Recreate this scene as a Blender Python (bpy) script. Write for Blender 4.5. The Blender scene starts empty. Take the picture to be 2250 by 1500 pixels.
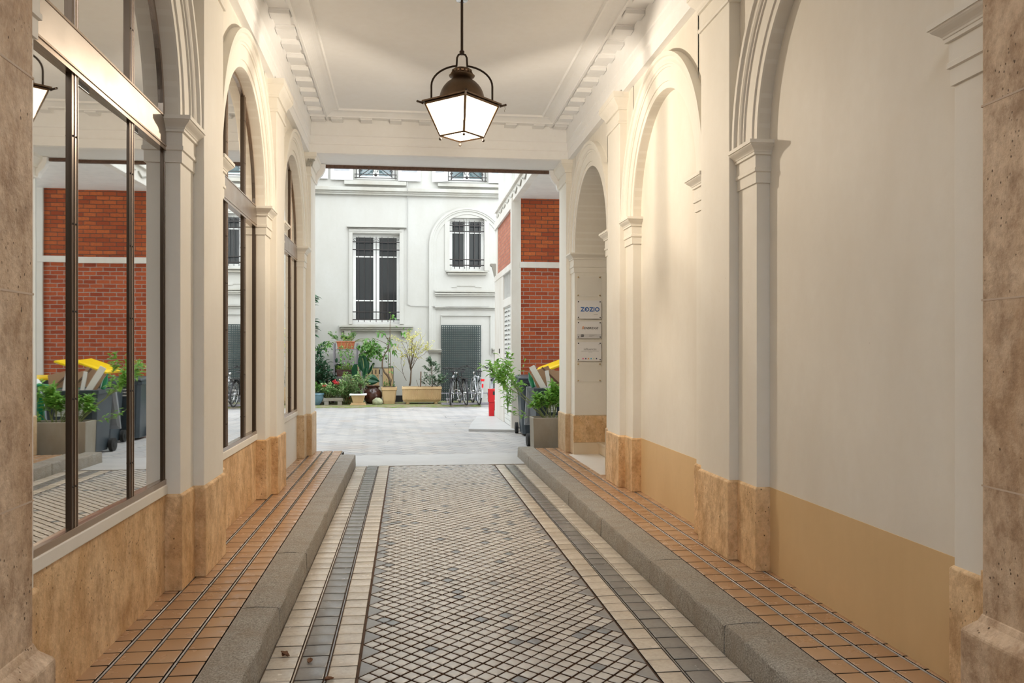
import bpy, math, random
from mathutils import Vector, Matrix
random.seed(7)
SC = bpy.context.scene
COL = SC.collection
R = math.radians
# ------------------------------------------------------------------ camera, light, exposure
TH = R(7.08); FPX = 1860.0; HY = 772.0; CH = 1.5
cam_d = bpy.data.cameras.new('camera'); cam = bpy.data.objects.new('camera', cam_d); COL.objects.link(cam)
cam.location = (0, 0, CH); cam.rotation_euler = (R(90), 0, -TH)
cam_d.sensor_width = 36; cam_d.lens = FPX / 2250 * 36; cam_d.shift_y = (HY - 750) / 2250
cam_d.clip_start = .05; cam_d.clip_end = 200
SC.camera = cam
SC.view_settings.view_transform = 'Standard'; SC.view_settings.look = 'None'
SC.view_settings.gamma = 1; SC.view_settings.exposure = 0.98
try: SC.view_settings.use_curve_mapping = False
except Exception: pass
SC.cycles.diffuse_bounces = 7; SC.cycles.max_bounces = 14; SC.cycles.sample_clamp_indirect = 6
W = bpy.data.worlds.new('overcast_sky'); SC.world = W; W.use_nodes = True
wn = W.node_tree.nodes; wl = W.node_tree.links
bg = wn['Background']; bg.inputs['Color'].default_value = (.90, .955, 1, 1); bg.inputs['Strength'].default_value = 2.75
LANTERN_W = 100.0

def ray(px, py):
    a = (px - 1125) / FPX
    return Vector((a * math.cos(TH) + math.sin(TH), math.cos(TH) - a * math.sin(TH), (HY - py) / FPX))
def aty(px, py, Y):           # the point of the plane at depth Y seen there
    r = ray(px, py); t = Y / r.y
    return Vector((r.x * t, Y, CH + r.z * t))
def atz(px, py, Z=0.0):
    r = ray(px, py); t = (Z - CH) / r.z
    return Vector((r.x * t, r.y * t, Z))

# ------------------------------------------------------------------ mesh builder
class MB:
    def __init__(s): s.v = []; s.f = []; s.m = []; s.mi = 0
    def add(s, vs, fs):
        b = len(s.v); s.v += [tuple(v) for v in vs]
        for f in fs: s.f.append(tuple(b + i for i in f)); s.m.append(s.mi)
    def quad(s, a, b, c, d): s.add([a, b, c, d], [(0, 1, 2, 3)])
    def box(s, x0, x1, y0, y1, z0, z1, T=None):
        e = (len(s.v)//8 % 6)*.00035
        x0, x1, y0, y1, z0, z1 = min(x0, x1)-e, max(x0, x1)+e, min(y0, y1)-e, max(y0, y1)+e, min(z0, z1)-e, max(z0, z1)+e
        vs = [(x, y, z) for z in (z0, z1) for y in (y0, y1) for x in (x0, x1)]
        if T: vs = [T(*v) for v in vs]
        s.add(vs, [(0, 2, 3, 1), (4, 5, 7, 6), (0, 1, 5, 4), (2, 6, 7, 3), (0, 4, 6, 2), (1, 3, 7, 5)])
    def loft(s, rings, cap=True, closed=True):
        n = len(rings[0]); b = len(s.v)
        for r in rings: s.v += [tuple(p) for p in r]
        for i in range(len(rings) - 1):
            for j in range(n if closed else n - 1):
                k = (j + 1) % n
                s.f.append((b + i*n + j, b + i*n + k, b + (i+1)*n + k, b + (i+1)*n + j)); s.m.append(s.mi)
        if cap:
            s.f.append(tuple(b + j for j in reversed(range(n)))); s.m.append(s.mi)
            s.f.append(tuple(b + (len(rings)-1)*n + j for j in range(n))); s.m.append(s.mi)
    def tube(s, pts, r, seg=8, cap=True, closed=False):
        pts = [Vector(p) for p in pts]; rings = []; n = len(pts)
        rr = r if isinstance(r, (list, tuple)) else [r] * n
        up = None
        for i, p in enumerate(pts):
            if closed: t = (pts[(i+1) % n] - pts[i-1])
            else: t = (pts[min(i+1, n-1)] - pts[max(i-1, 0)])
            t = t.normalized() if t.length > 1e-9 else Vector((0, 0, 1))
            if up is None: up = Vector((0, 0, 1)) if abs(t.z) < .9 else Vector((1, 0, 0))
            a = t.cross(up)
            if a.length < 1e-4: a = t.cross(Vector((.3, 1, .2)))
            a.normalize(); b = a.cross(t).normalized(); up = b
            rings.append([p + (a * math.cos(q) + b * math.sin(q)) * rr[i] for q in [2*math.pi*k/seg for k in range(seg)]])
        if closed: rings.append(rings[0])
        s.loft(rings, cap and not closed)
    def lathe(s, prof, c=(0, 0, 0), seg=24, cap=False):
        s.loft([[(c[0] + r*math.cos(2*math.pi*k/seg), c[1] + r*math.sin(2*math.pi*k/seg), c[2] + z) for k in range(seg)] for r, z in prof], cap)
    def sphere(s, c, r, seg=12, sc=(1, 1, 1)):
        n = max(4, seg // 2)
        s.loft([[(c[0] + sc[0]*r*max(.001, math.sin(math.pi*i/n))*math.cos(2*math.pi*k/seg),
                  c[1] + sc[1]*r*max(.001, math.sin(math.pi*i/n))*math.sin(2*math.pi*k/seg),
                  c[2] - sc[2]*r*math.cos(math.pi*i/n)) for k in range(seg)] for i in range(n+1)], True)
    def cyl(s, a, b, r, seg=12): s.tube([a, b], r, seg)
    def prism(s, poly, z0, z1):
        s.loft([[(x, y, z0) for x, y in poly], [(x, y, z1) for x, y in poly]])
    def xf(s, M, b=0):
        for i in range(b, len(s.v)): s.v[i] = tuple(M @ Vector(s.v[i]))
        return s
    def build(s, name, mats, parent=None, smooth=False, bevel=0, fix=True, seg=2):
        me = bpy.data.meshes.new(name); me.from_pydata(s.v, [], s.f)
        if not isinstance(mats, (list, tuple)): mats = [mats]
        for m in mats: me.materials.append(m)
        if len(mats) > 1:
            for p, i in zip(me.polygons, s.m): p.material_index = i
        if fix:
            import bmesh
            bm = bmesh.new(); bm.from_mesh(me); bmesh.ops.recalc_face_normals(bm, faces=bm.faces); bm.to_mesh(me); bm.free()
        if smooth: me.shade_smooth() if smooth is True else None
        o = bpy.data.objects.new(name, me); COL.objects.link(o)
        if smooth and smooth is not True:
            for p in me.polygons: p.use_smooth = True
            try: me.set_sharp_from_angle(angle=R(smooth))
            except Exception: pass
        if bevel:
            mo = o.modifiers.new('bevel', 'BEVEL'); mo.width = bevel; mo.segments = seg; mo.limit_method = 'ANGLE'; mo.angle_limit = R(40)
        if parent: o.parent = parent
        return o

def tag(o, label=None, cat=None, group=None, kind=None):
    if label: o['label'] = label
    if cat: o['category'] = cat
    if group: o['group'] = group
    if kind: o['kind'] = kind
    return o
def empty(name, loc=(0, 0, 0), rz=0, label=None, cat=None, group=None, kind=None):
    o = bpy.data.objects.new(name, None); COL.objects.link(o); o.location = loc; o.rotation_euler = (0, 0, rz)
    o.empty_display_size = .1
    return tag(o, label, cat, group, kind)
def dup(o, loc=None, rz=None, parent=None, **k):
    c = o.copy(); COL.objects.link(c)
    if parent: c.parent = parent
    if loc is not None: c.location = loc
    if rz is not None: c.rotation_euler = (o.rotation_euler[0], o.rotation_euler[1], rz)
    for ch in list(o.children): dup(ch, parent=c)
    tag(c, **k); return c
def struct(mb, name, m, parent=None, **k):
    o = mb.build(name, m, parent, **k)
    if not parent: o['kind'] = 'structure'
    return o

# ------------------------------------------------------------------ materials
class NT:
    def __init__(s, name):
        s.m = bpy.data.materials.new(name); s.m.use_nodes = True; s.n = s.m.node_tree.nodes; s.l = s.m.node_tree.links
        s.b = s.n['Principled BSDF']; s.out = s.n['Material Output']
        tc = s.n.new('ShaderNodeTexCoord'); s.co = tc.outputs['Object']
    def map(s, sc=(1, 1, 1), rot=(0, 0, 0), src=None):
        m = s.n.new('ShaderNodeMapping'); m.inputs['Scale'].default_value = sc; m.inputs['Rotation'].default_value = rot
        s.l.new(src or s.co, m.inputs['Vector']); return m.outputs[0]
    def noise(s, scale, detail=4, rough=.55, src=None, dist=0):
        n = s.n.new('ShaderNodeTexNoise'); n.inputs['Scale'].default_value = scale; n.inputs['Detail'].default_value = detail
        n.inputs['Roughness'].default_value = rough; n.inputs['Distortion'].default_value = dist
        s.l.new(src or s.co, n.inputs['Vector']); return n.outputs[0]
    def vor(s, scale, feature='F1', src=None, out='Distance', rnd=1):
        n = s.n.new('ShaderNodeTexVoronoi'); n.feature = feature; n.inputs['Scale'].default_value = scale
        n.inputs['Randomness'].default_value = rnd
        s.l.new(src or s.co, n.inputs['Vector']); return n.outputs[out]
    def ramp(s, src, stops):
        n = s.n.new('ShaderNodeValToRGB'); e = n.color_ramp.elements
        while len(e) < len(stops): e.new(.5)
        for x, (p, c) in zip(e, stops):
            x.position = p; x.color = (c, c, c, 1) if isinstance(c, (int, float)) else (*c, 1)
        s.l.new(src, n.inputs[0]); return n.outputs[0]
    def mix(s, fac, a, b, mode='MIX'):
        n = s.n.new('ShaderNodeMix'); n.data_type = 'RGBA'; n.blend_type = mode
        for i, v in ((0, fac), (6, a), (7, b)):
            if hasattr(v, 'links') or hasattr(v, 'is_linked'): s.l.new(v, n.inputs[i])
            elif i == 0: n.inputs[0].default_value = v
            else: n.inputs[i].default_value = (*v, 1)
        return n.outputs[2]
    def math(s, op, a, b=0.0, clamp=False):
        n = s.n.new('ShaderNodeMath'); n.operation = op; n.use_clamp = clamp
        for i, v in ((0, a), (1, b)):
            if hasattr(v, 'is_linked'): s.l.new(v, n.inputs[i])
            else: n.inputs[i].default_value = v
        return n.outputs[0]
    def bump(s, h, strength=.3, dist=.01, prev=None):
        n = s.n.new('ShaderNodeBump'); n.inputs['Strength'].default_value = strength; n.inputs['Distance'].default_value = dist
        s.l.new(h, n.inputs['Height'])
        if prev: s.l.new(prev, n.inputs['Normal'])
        s.l.new(n.outputs[0], s.b.inputs['Normal']); return n.outputs[0]
    def set(s, col=None, rough=None, metal=None, spec=None):
        for k, v in (('Base Color', col), ('Roughness', rough), ('Metallic', metal), ('Specular IOR Level', spec)):
            if v is None: continue
            if hasattr(v, 'is_linked'): s.l.new(v, s.b.inputs[k])
            else: s.b.inputs[k].default_value = (*v, 1) if isinstance(v, tuple) else v
        return s.m
    def island(s):
        g = s.n.new('ShaderNodeNewGeometry'); return g.outputs['Random Per Island']

def simple(name, c, rough=.6, metal=0, vary=.12, scale=6, bump=0, bscale=60, spec=.5):
    t = NT(name); c2 = tuple(x * (1 - vary) for x in c)
    col = t.mix(t.ramp(t.noise(scale, 5), [(.35, 0), (.7, 1)]), c, c2)
    if bump: t.bump(t.noise(bscale, 4), bump, .004)
    return t.set(col, rough, metal, spec)

def m_paint(name, c, stain=.12, rough=.6):
    t = NT(name)
    n1 = t.ramp(t.noise(1.3, 6, .6, src=t.map((1, 1, .45))), [(.38, 0), (.68, 1)])
    n2 = t.ramp(t.noise(14, 5), [(.3, 0), (.8, 1)])
    col = t.mix(n1, c, (c[0]*(1-stain*.8), c[1]*(1-stain), c[2]*(1-stain*1.25)))
    col = t.mix(t.math('MULTIPLY', n2, .25), col, (c[0]*.88, c[1]*.86, c[2]*.82))
    sp = t.ramp(t.vor(5), [(0, 1), (.03, 0)])
    col = t.mix(t.math('MULTIPLY', sp, .5), col, (c[0]*.5, c[1]*.45, c[2]*.4))
    b = t.bump(t.noise(3, 3), .35, .012); t.bump(t.noise(90, 3), .12, .002, b)
    return t.set(col, rough, 0, .35)

def m_travertine(name, c1, c2, c3, streak=.45):
    t = NT(name)
    n1 = t.ramp(t.noise(2.2, 7, .68, src=t.map((1, 1, streak)), dist=.5), [(.40, 0), (.60, 1)])
    n2 = t.ramp(t.noise(9, 8, .75, src=t.map((1, 1, .7))), [(.44, 0), (.64, 1)])
    n3 = t.ramp(t.noise(26, 6, .75), [(.45, 0), (.7, 1)])
    col = t.mix(n1, c1, c2); col = t.mix(t.math('MULTIPLY', n2, .62), col, c3); 
    col = t.mix(t.math('MULTIPLY', n3, .28), col, (c3[0]*.6, c3[1]*.55, c3[2]*.5))
    pit = t.ramp(t.vor(46, src=t.map((1, 1, .75))), [(.10, 1), (.17, 0)])
    msk = t.ramp(t.noise(5, 3), [(.50, 0), (.58, 1)])
    pm = t.math('MULTIPLY', pit, msk)
    pit2 = t.ramp(t.vor(13, src=t.map((1, 1, .8))), [(.035, 1), (.06, 0)])
    pm = t.math('MAXIMUM', pm, pit2)
    col = t.mix(t.math('MULTIPLY', pm, .85), col, (.09, .045, .02))
    h = t.math('SUBTRACT', t.noise(24, 6, .6), t.math('MULTIPLY', pm, 1.5))
    t.bump(h, .8, .010)
    return t.set(col, .6, 0, .3)

def m_brick(name, axis, mortar, c1=(.60, .155, .045), c2=(.33, .06, .022)):
    t = NT(name); sx = t.n.new('ShaderNodeSeparateXYZ'); t.l.new(t.co, sx.inputs[0])
    cb = t.n.new('ShaderNodeCombineXYZ'); t.l.new(sx.outputs[axis], cb.inputs[0]); t.l.new(sx.outputs[2], cb.inputs[1])
    w = t.noise(5, 3); 
    vm = t.n.new('ShaderNodeVectorMath'); vm.operation = 'MULTIPLY_ADD'
    n0 = t.n.new('ShaderNodeTexNoise'); n0.inputs['Scale'].default_value = 7; t.l.new(t.co, n0.inputs['Vector'])
    t.l.new(n0.outputs['Color'], vm.inputs[0]); vm.inputs[1].default_value = (.012, .012, 0); t.l.new(cb.outputs[0], vm.inputs[2])
    b = t.n.new('ShaderNodeTexBrick'); t.l.new(vm.outputs[0], b.inputs['Vector'])
    b.inputs['Scale'].default_value = 1; b.inputs['Mortar Size'].default_value = .0065; b.inputs['Mortar Smooth'].default_value = .15
    b.inputs['Brick Width'].default_value = .232; b.inputs['Row Height'].default_value = .0755; b.inputs['Bias'].default_value = -.1
    b.inputs['Color1'].default_value = (*c1, 1); b.inputs['Color2'].default_value = (*c2, 1); b.inputs['Mortar'].default_value = (*mortar, 1)
    d = t.ramp(t.noise(30, 6, .7), [(.35, 0), (.75, 1)])
    col = t.mix(t.math('MULTIPLY', d, .55), b.outputs['Color'], (.17, .045, .022))
    sp = t.ramp(t.noise(60, 3, .7), [(.66, 0), (.74, 1)])
    col = t.mix(t.math('MULTIPLY', sp, .35), col, (.6, .45, .36))
    h = t.math('SUBTRACT', t.math('MULTIPLY', t.noise(40, 4), .35), b.outputs['Fac'])
    t.bump(h, .7, .01)
    return t.set(col, .75, 0, .25)

def m_tile(name, a, b, rough=.32, dirt=(.2, .16, .12), df=.35, odd=None, oddp=.94, bump=.25):
    t = NT(name); i = t.island()
    col = t.mix(i, a, b)
    if odd: col = t.mix(t.ramp(i, [(oddp, 0), (oddp + .005, 1)]), col, odd)
    n = t.ramp(t.noise(38, 7, .7), [(.45, 0), (.75, 1)])
    col = t.mix(t.math('MULTIPLY', n, df), col, dirt)
    n2 = t.ramp(t.noise(3.5, 5, .6), [(.4, 0), (.7, 1)])
    col = t.mix(t.math('MULTIPLY', n2, df*.8), col, tuple(x*1.1 for x in dirt))
    t.bump(t.noise(55, 5, .6), bump, .002)
    r = t.ramp(t.noise(9, 5), [(.3, rough*.9), (.75, min(1, rough*1.25))])
    return t.set(col, r, 0, .5)

def m_leaf(name, a, b, trans=.3):
    t = NT(name); i = t.island(); col = t.mix(i, a, b)
    t.set(col, .38, 0, .45)
    tr = t.n.new('ShaderNodeBsdfTranslucent'); t.l.new(col, tr.inputs[0])
    mx = t.n.new('ShaderNodeMixShader'); mx.inputs[0].default_value = trans
    t.l.new(t.b.outputs[0], mx.inputs[1]); t.l.new(tr.outputs[0], mx.inputs[2]); t.l.new(mx.outputs[0], t.out.inputs[0])
    return t.m

M = {}
M['cream'] = m_paint('cream_wall_paint', (.79, .76, .695))
M['cream_l'] = m_paint('pale_cream_paint', (.82, .795, .735), .08)
M['ochre'] = m_paint('ochre_dado_paint', (.72, .52, .285), .14)
M['white_c'] = m_paint('ceiling_white_paint', (.86, .865, .87), .035)
M['facade'] = m_paint('facade_paint', (.45, .445, .415), .10, .7)
M['facade_m'] = m_paint('facade_moulding_paint', (.41, .405, .37), .25, .7)
M['stone'] = m_travertine('travertine_plinth', (.86, .63, .38), (.70, .45, .225), (.38, .20, .08))
M['stone_n'] = m_travertine('travertine_pier', (.72, .55, .39), (.50, .335, .205), (.24, .13, .065), .6)
M['stone_l'] = m_travertine('pale_plinth_stone', (.68, .53, .36), (.60, .44, .27), (.42, .27, .14))
M['brick_f'] = m_brick('brick_front', 0, (.10, .075, .06))
M['brick_lo'] = m_brick('brick_front_lower', 0, (.42, .38, .33), (.52, .115, .04), (.30, .05, .02))
M['brick_s'] = m_brick('brick_side', 1, (.30, .2, .17), (.60, .24, .15), (.48, .16, .10))
M['white_wood'] = simple('white_painted_wood', (.80, .80, .77), .5, vary=.1)
M['white_peel'] = m_paint('peeling_white_paint', (.80, .78, .74), .22, .6)
M['bronze'] = NT('bronze_metal').set((.44, .35, .28), .25, 1.0)
def m_brushed():
    t = NT('brushed_bronze_band'); c = t.mix(t.ramp(t.noise(2.5, 4, src=t.map((1, 1, 2))), [(.35, 0), (.7, 1)]), (.47, .42, .375), (.40, .345, .30))
    r = t.ramp(t.noise(5, 5), [(.3, .32), (.7, .46)]); t.bump(t.noise(2, 2), .08, .01); return t.set(c, r, .9)
M['band'] = m_brushed()
M['bronze_d'] = NT('dark_bronze_recess').set((.12, .085, .06), .3, .8)
def m_mirror():
    t = NT('mirrored_glass'); t.bump(t.noise(1.6, 2), .02, .01); return t.set((.90, .90, .885), .015, 1.0)
M['mirror'] = m_mirror()
M['lead'] = simple('grey_glazing_bead', (.30, .34, .38), .35, .6)
M['tile_s'] = m_tile('terracotta_pavement_tile', (.46, .285, .165), (.39, .225, .12), .24, (.33, .21, .13), .2, bump=.06)
M['tile_l'] = m_tile('cream_gutter_tile', (.60, .54, .46), (.50, .44, .365), .23)
M['tile_d'] = m_tile('grey_gutter_tile', (.22, .21, .20), (.17, .165, .16), .23, (.1, .09, .08))
M['tile_c'] = m_tile('carriageway_tile', (.55, .53, .50), (.47, .455, .43), .22, (.28, .25, .22), .3, (.20, .225, .25), .95, .25)
M['tile_g'] = m_tile('grey_edge_tile', (.25, .25, .25), (.20, .205, .21), .3, (.12, .1, .09))
M['bed'] = simple('rust_brown_joint', (.105, .048, .02), .8, vary=.5, scale=20)
M['bed_d'] = simple('dark_joint', (.03, .021, .015), .9, vary=.4, scale=20, spec=.1)
def m_granite():
    t = NT('granite_curb'); n = t.ramp(t.noise(120, 4, .7), [(.35, 0), (.65, 1)])
    col = t.mix(n, (.13, .115, .095), (.46, .43, .38)); n2 = t.ramp(t.noise(6, 6, .6), [(.4, 0), (.7, 1)])
    col = t.mix(t.math('MULTIPLY', n2, .5), col, (.22, .165, .11))
    b = t.bump(t.noise(18, 6, .7), .8, .015); t.bump(t.noise(140, 3), .4, .003, b); return t.set(col, .6, 0, .4)
M['granite'] = m_granite()
def m_cobble():
    t = NT('courtyard_paving'); v = t.map((1, 1, 1), (0, 0, R(38)))
    b = t.n.new('ShaderNodeTexBrick'); 
    vm = t.n.new('ShaderNodeVectorMath'); vm.operation = 'MULTIPLY_ADD'
    n0 = t.n.new('ShaderNodeTexNoise'); n0.inputs['Scale'].default_value = 3; t.l.new(t.co, n0.inputs['Vector'])
    t.l.new(n0.outputs['Color'], vm.inputs[0]); vm.inputs[1].default_value = (.05, .05, 0); t.l.new(v, vm.inputs[2]); t.l.new(vm.outputs[0], b.inputs['Vector'])
    b.inputs['Scale'].default_value = 1; b.inputs['Brick Width'].default_value = .34; b.inputs['Row Height'].default_value = .2
    b.inputs['Mortar Size'].default_value = .012; b.inputs['Mortar Smooth'].default_value = .5
    b.inputs['Color1'].default_value = (.34, .34, .35, 1); b.inputs['Color2'].default_value = (.50, .465, .43, 1); b.inputs['Mortar'].default_value = (.13, .12, .115, 1)
    mk = t.math('MULTIPLY', t.ramp(t.noise(.9, 4), [(.42, 0), (.6, 1)]), .55)
    col = t.mix(mk, b.outputs['Color'], (.45, .44, .44))
    col = t.mix(t.math('MULTIPLY', t.ramp(t.noise(2.2, 7, .7, src=t.map((1, 2.5, 1))), [(.45, 0), (.75, 1)]), .5), col, (.30, .28, .27))
    cr = t.ramp(t.vor(.75, 'DISTANCE_TO_EDGE', src=t.map((1, 1.6, 1))), [(0, 1), (.006, 0)])
    cm = t.ramp(t.noise(1.1, 3), [(.5, 0), (.6, 1)])
    col = t.mix(t.math('MULTIPLY', cr, cm), col, (.06, .055, .05))
    st = t.ramp(t.noise(.5, 3), [(.62, 0), (.72, 1)]); col = t.mix(t.math('MULTIPLY', st, .5), col, (.32, .23, .17))
    t.bump(t.math('SUBTRACT', t.math('MULTIPLY', t.noise(9, 5), 1.0), b.outputs['Fac']), .5, .012)
    return t.set(col, .42, 0, .5)
M['cobble'] = m_cobble()
M['concrete'] = simple('smooth_concrete', (.50, .495, .49), .4, vary=.12, scale=3, bump=.2)
def m_moss():
    t = NT('mossy_ground'); n = t.ramp(t.noise(3.5, 8, .8, src=t.map((1, 2.2, 1))), [(.46, 0), (.56, 1)])
    n2 = t.ramp(t.noise(40, 4), [(.3, 0), (.8, 1)])
    col = t.mix(n, (.24, .19, .145), t_mix(t, n2)); t.bump(t.noise(30, 6), .8, .02); return t.set(col, .9, 0, .2)
def t_mix(t, n2): return t.mix(n2, (.085, .14, .02), (.20, .27, .06))
M['moss'] = m_moss()
M['iron'] = simple('dark_wrought_iron', (.045, .04, .038), .5, .6)
M['iron_b'] = simple('brown_painted_iron', (.055, .038, .028), .42, .7, vary=.3)
M['copper'] = simple('aged_copper', (.12, .078, .048), .4, .75, vary=.35, scale=10)
M['darkglass'] = NT('dark_window_glass').set((.025, .028, .03), .06, 0, .8)
M['blueglass'] = NT('sky_window_glass').set((.10, .15, .16), .08, 0, .9)
M['shutter'] = simple('white_shutter', (.82, .82, .83), .5, vary=.04)
M['terra'] = simple('terracotta_pot', (.44, .125, .05), .7, vary=.2, scale=9)
M['clay'] = m_paint('sandy_clay', (.58, .42, .235), .3, .8)
M['glaze'] = simple('brown_glaze', (.085, .032, .022), .15, vary=.5, scale=6)
M['blue_glaze'] = simple('blue_glaze', (.14, .25, .32), .2, vary=.3)
M['soil'] = simple('potting_soil', (.05, .032, .02), .9, vary=.4, scale=30, bump=.8)
M['metal_g'] = simple('grey_steel_rack', (.30, .28, .32), .35, .6)
M['trellis'] = simple('dark_green_wood', (.02, .038, .036), .7, vary=.35, scale=8)
M['red'] = simple('red_metal', (.62, .012, .018), .3, vary=.12)
M['black'] = simple('black_plastic', (.018, .018, .02), .45)
M['rubber'] = simple('tyre_rubber', (.02, .02, .02), .7)
M['chrome'] = NT('chrome').set((.7, .7, .7), .18, 1.0)
M['silver'] = simple('silver_frame_paint', (.48, .49, .5), .3, .4)
M['bin'] = simple('dark_bin_plastic', (.045, .062, .078), .42, vary=.25, scale=4)
M['bin_g'] = simple('green_bin_plastic', (.0, .30, .13), .38, vary=.2, scale=4)
M['lid_y'] = simple('yellow_lid_plastic', (.90, .62, .0), .35, vary=.08)
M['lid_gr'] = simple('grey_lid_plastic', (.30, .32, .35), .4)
M['paper'] = simple('white_paper', (.8, .8, .78), .6, vary=.04)
M['card'] = simple('brown_cardboard', (.35, .22, .13), .8)
M['planter_c'] = m_paint('weathered_concrete_planter', (.40, .385, .35), .45, .8)
M['bark'] = simple('bark', (.13, .085, .05), .8, vary=.35, scale=20)
M['bark_g'] = simple('green_stem', (.20, .24, .08), .6)
M['stake'] = simple('wood_stake', (.16, .09, .055), .8)
M['l_mid'] = m_leaf('leaf_mid_green', (.06, .19, .035), (.19, .38, .08))
M['l_dark'] = m_leaf('leaf_dark_green', (.02, .075, .035), (.05, .13, .06), .15)
M['l_lime'] = m_leaf('leaf_lime', (.28, .48, .06), (.42, .60, .13))
M['l_bright'] = m_leaf('leaf_bright', (.12, .33, .045), (.32, .56, .11), .35)
M['l_yel'] = m_leaf('leaf_yellow', (.78, .70, .30), (.55, .58, .14), .35)
M['l_var'] = m_leaf('leaf_variegated', (.10, .28, .07), (.42, .52, .25))
M['l_holly'] = m_leaf('leaf_holly', (.03, .10, .045), (.25, .33, .22), .1)
M['l_ear'] = m_leaf('leaf_elephant_ear', (.012, .07, .035), (.03, .12, .055), .1)
M['flower'] = m_leaf('red_petals', (.75, .04, .05), (.8, .12, .16))
M['acry'] = simple('white_acrylic_panel', (.84, .84, .85), .12, vary=.02)
M['screw'] = simple('dark_screw', (.06, .05, .06), .3, .8)
M['brass'] = simple('brass_screw', (.62, .42, .16), .3, .9)
M['ink_b'] = simple('blue_lettering', (.045, .15, .45), .4, vary=0)
M['ink_k'] = simple('black_lettering', (.02, .02, .022), .4, vary=0)
M['ink_g'] = simple('grey_lettering', (.28, .28, .29), .4, vary=0)
M['ink_o'] = simple('orange_lettering', (.72, .30, .13), .4, vary=0)
M['hall'] = m_paint('grey_green_hall_paint', (.50, .49, .42), .08)
M['step'] = m_paint('limestone_step', (.72, .60, .44), .15)
M['pale_floor'] = simple('pale_landing_tile', (.80, .76, .70), .3, vary=.05)
M['leaf_dry'] = simple('dry_leaf', (.20, .085, .035), .7, vary=.5, scale=40)

# ------------------------------------------------------------------ wall frames
def WR(s, n, z): return (2.152 + .008*(s-5) - n, s, z)
def WL(s, n, z): return (-1.28 - .004*(s-5) + n, s, z)
FZ = .14         # pavement height
trim_n = [0]
def trim(label):
    trim_n[0] += 1
    return empty('trim_%d' % trim_n[0], label=label, kind='structure')

def moulded(mb, T, s0, s1, nb, nf, prof, es0=1, es1=1):
    """stack of rectangles growing outwards: the capital or plinth of a shaft"""
    rings = []
    for z, p in prof:
        a, b, c = s0 - p*es0, s1 + p*es1, nf + p
        rings.append([T(a, nb, z), T(b, nb, z), T(b, c, z), T(a, c, z)])
    mb.loft(rings)

ARCH = [(4.055, .965), (7.08, .93), (10.07, .93)]
PIL = [(5.32, 5.87), (8.29, 8.81), (11.28, 11.83)]
DEP = .085

def impost_prof(zs):
    pr = [(zs-.255, .0), (zs-.255, .010), (zs-.19, .010), (zs-.185, .020), (zs-.165, .020), (zs-.16, .014), (zs-.085, .014), (zs-.083, .026), (zs-.068, .026)]
    for i in range(7):
        t = i / 6; pr.append((zs-.066 + .044*t, .030 + .036*(t*t*(3-2*t))))
    return pr + [(zs-.022, .072), (zs, .072)]
def cap_prof(zt):
    pr = [(zt-.30, 0), (zt-.30, .014), (zt-.285, .018), (zt-.27, .014), (zt-.268, .004), (zt-.165, .004), (zt-.163, .022), (zt-.145, .022)]
    for i in range(9):
        t = i / 8; pr.append((zt-.143 + .085*t, .024 + .050*(t*t*(3-2*t))))
    return pr + [(zt-.055, .080), (zt, .080)]

ARCH_PROF = [(0, -DEP), (0, 0), (.055, 0), (.056, .010), (.165, .010), (.166, .020), (.185, .020), (.190, .030),
             (.205, .037), (.225, .034), (.245, .036), (.252, .052), (.285, .052), (.285, -.03)]
def ring_sweep(mb, T, c, zs, R0, prof, n=40, a0=0, a1=180):
    for i in range(n):
        t0 = R(a0 + (a1-a0)*i/n); t1 = R(a0 + (a1-a0)*(i+1)/n)
        for (r0, n0), (r1, n1) in zip(prof, prof[1:]):
            P = lambda t, r, nn: T(c + math.cos(t)*(R0+r), nn, zs + math.sin(t)*(R0+r))
            mb.quad(P(t0, r0, n0), P(t0, r1, n1), P(t1, r1, n1), P(t1, r0, n0))

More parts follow.
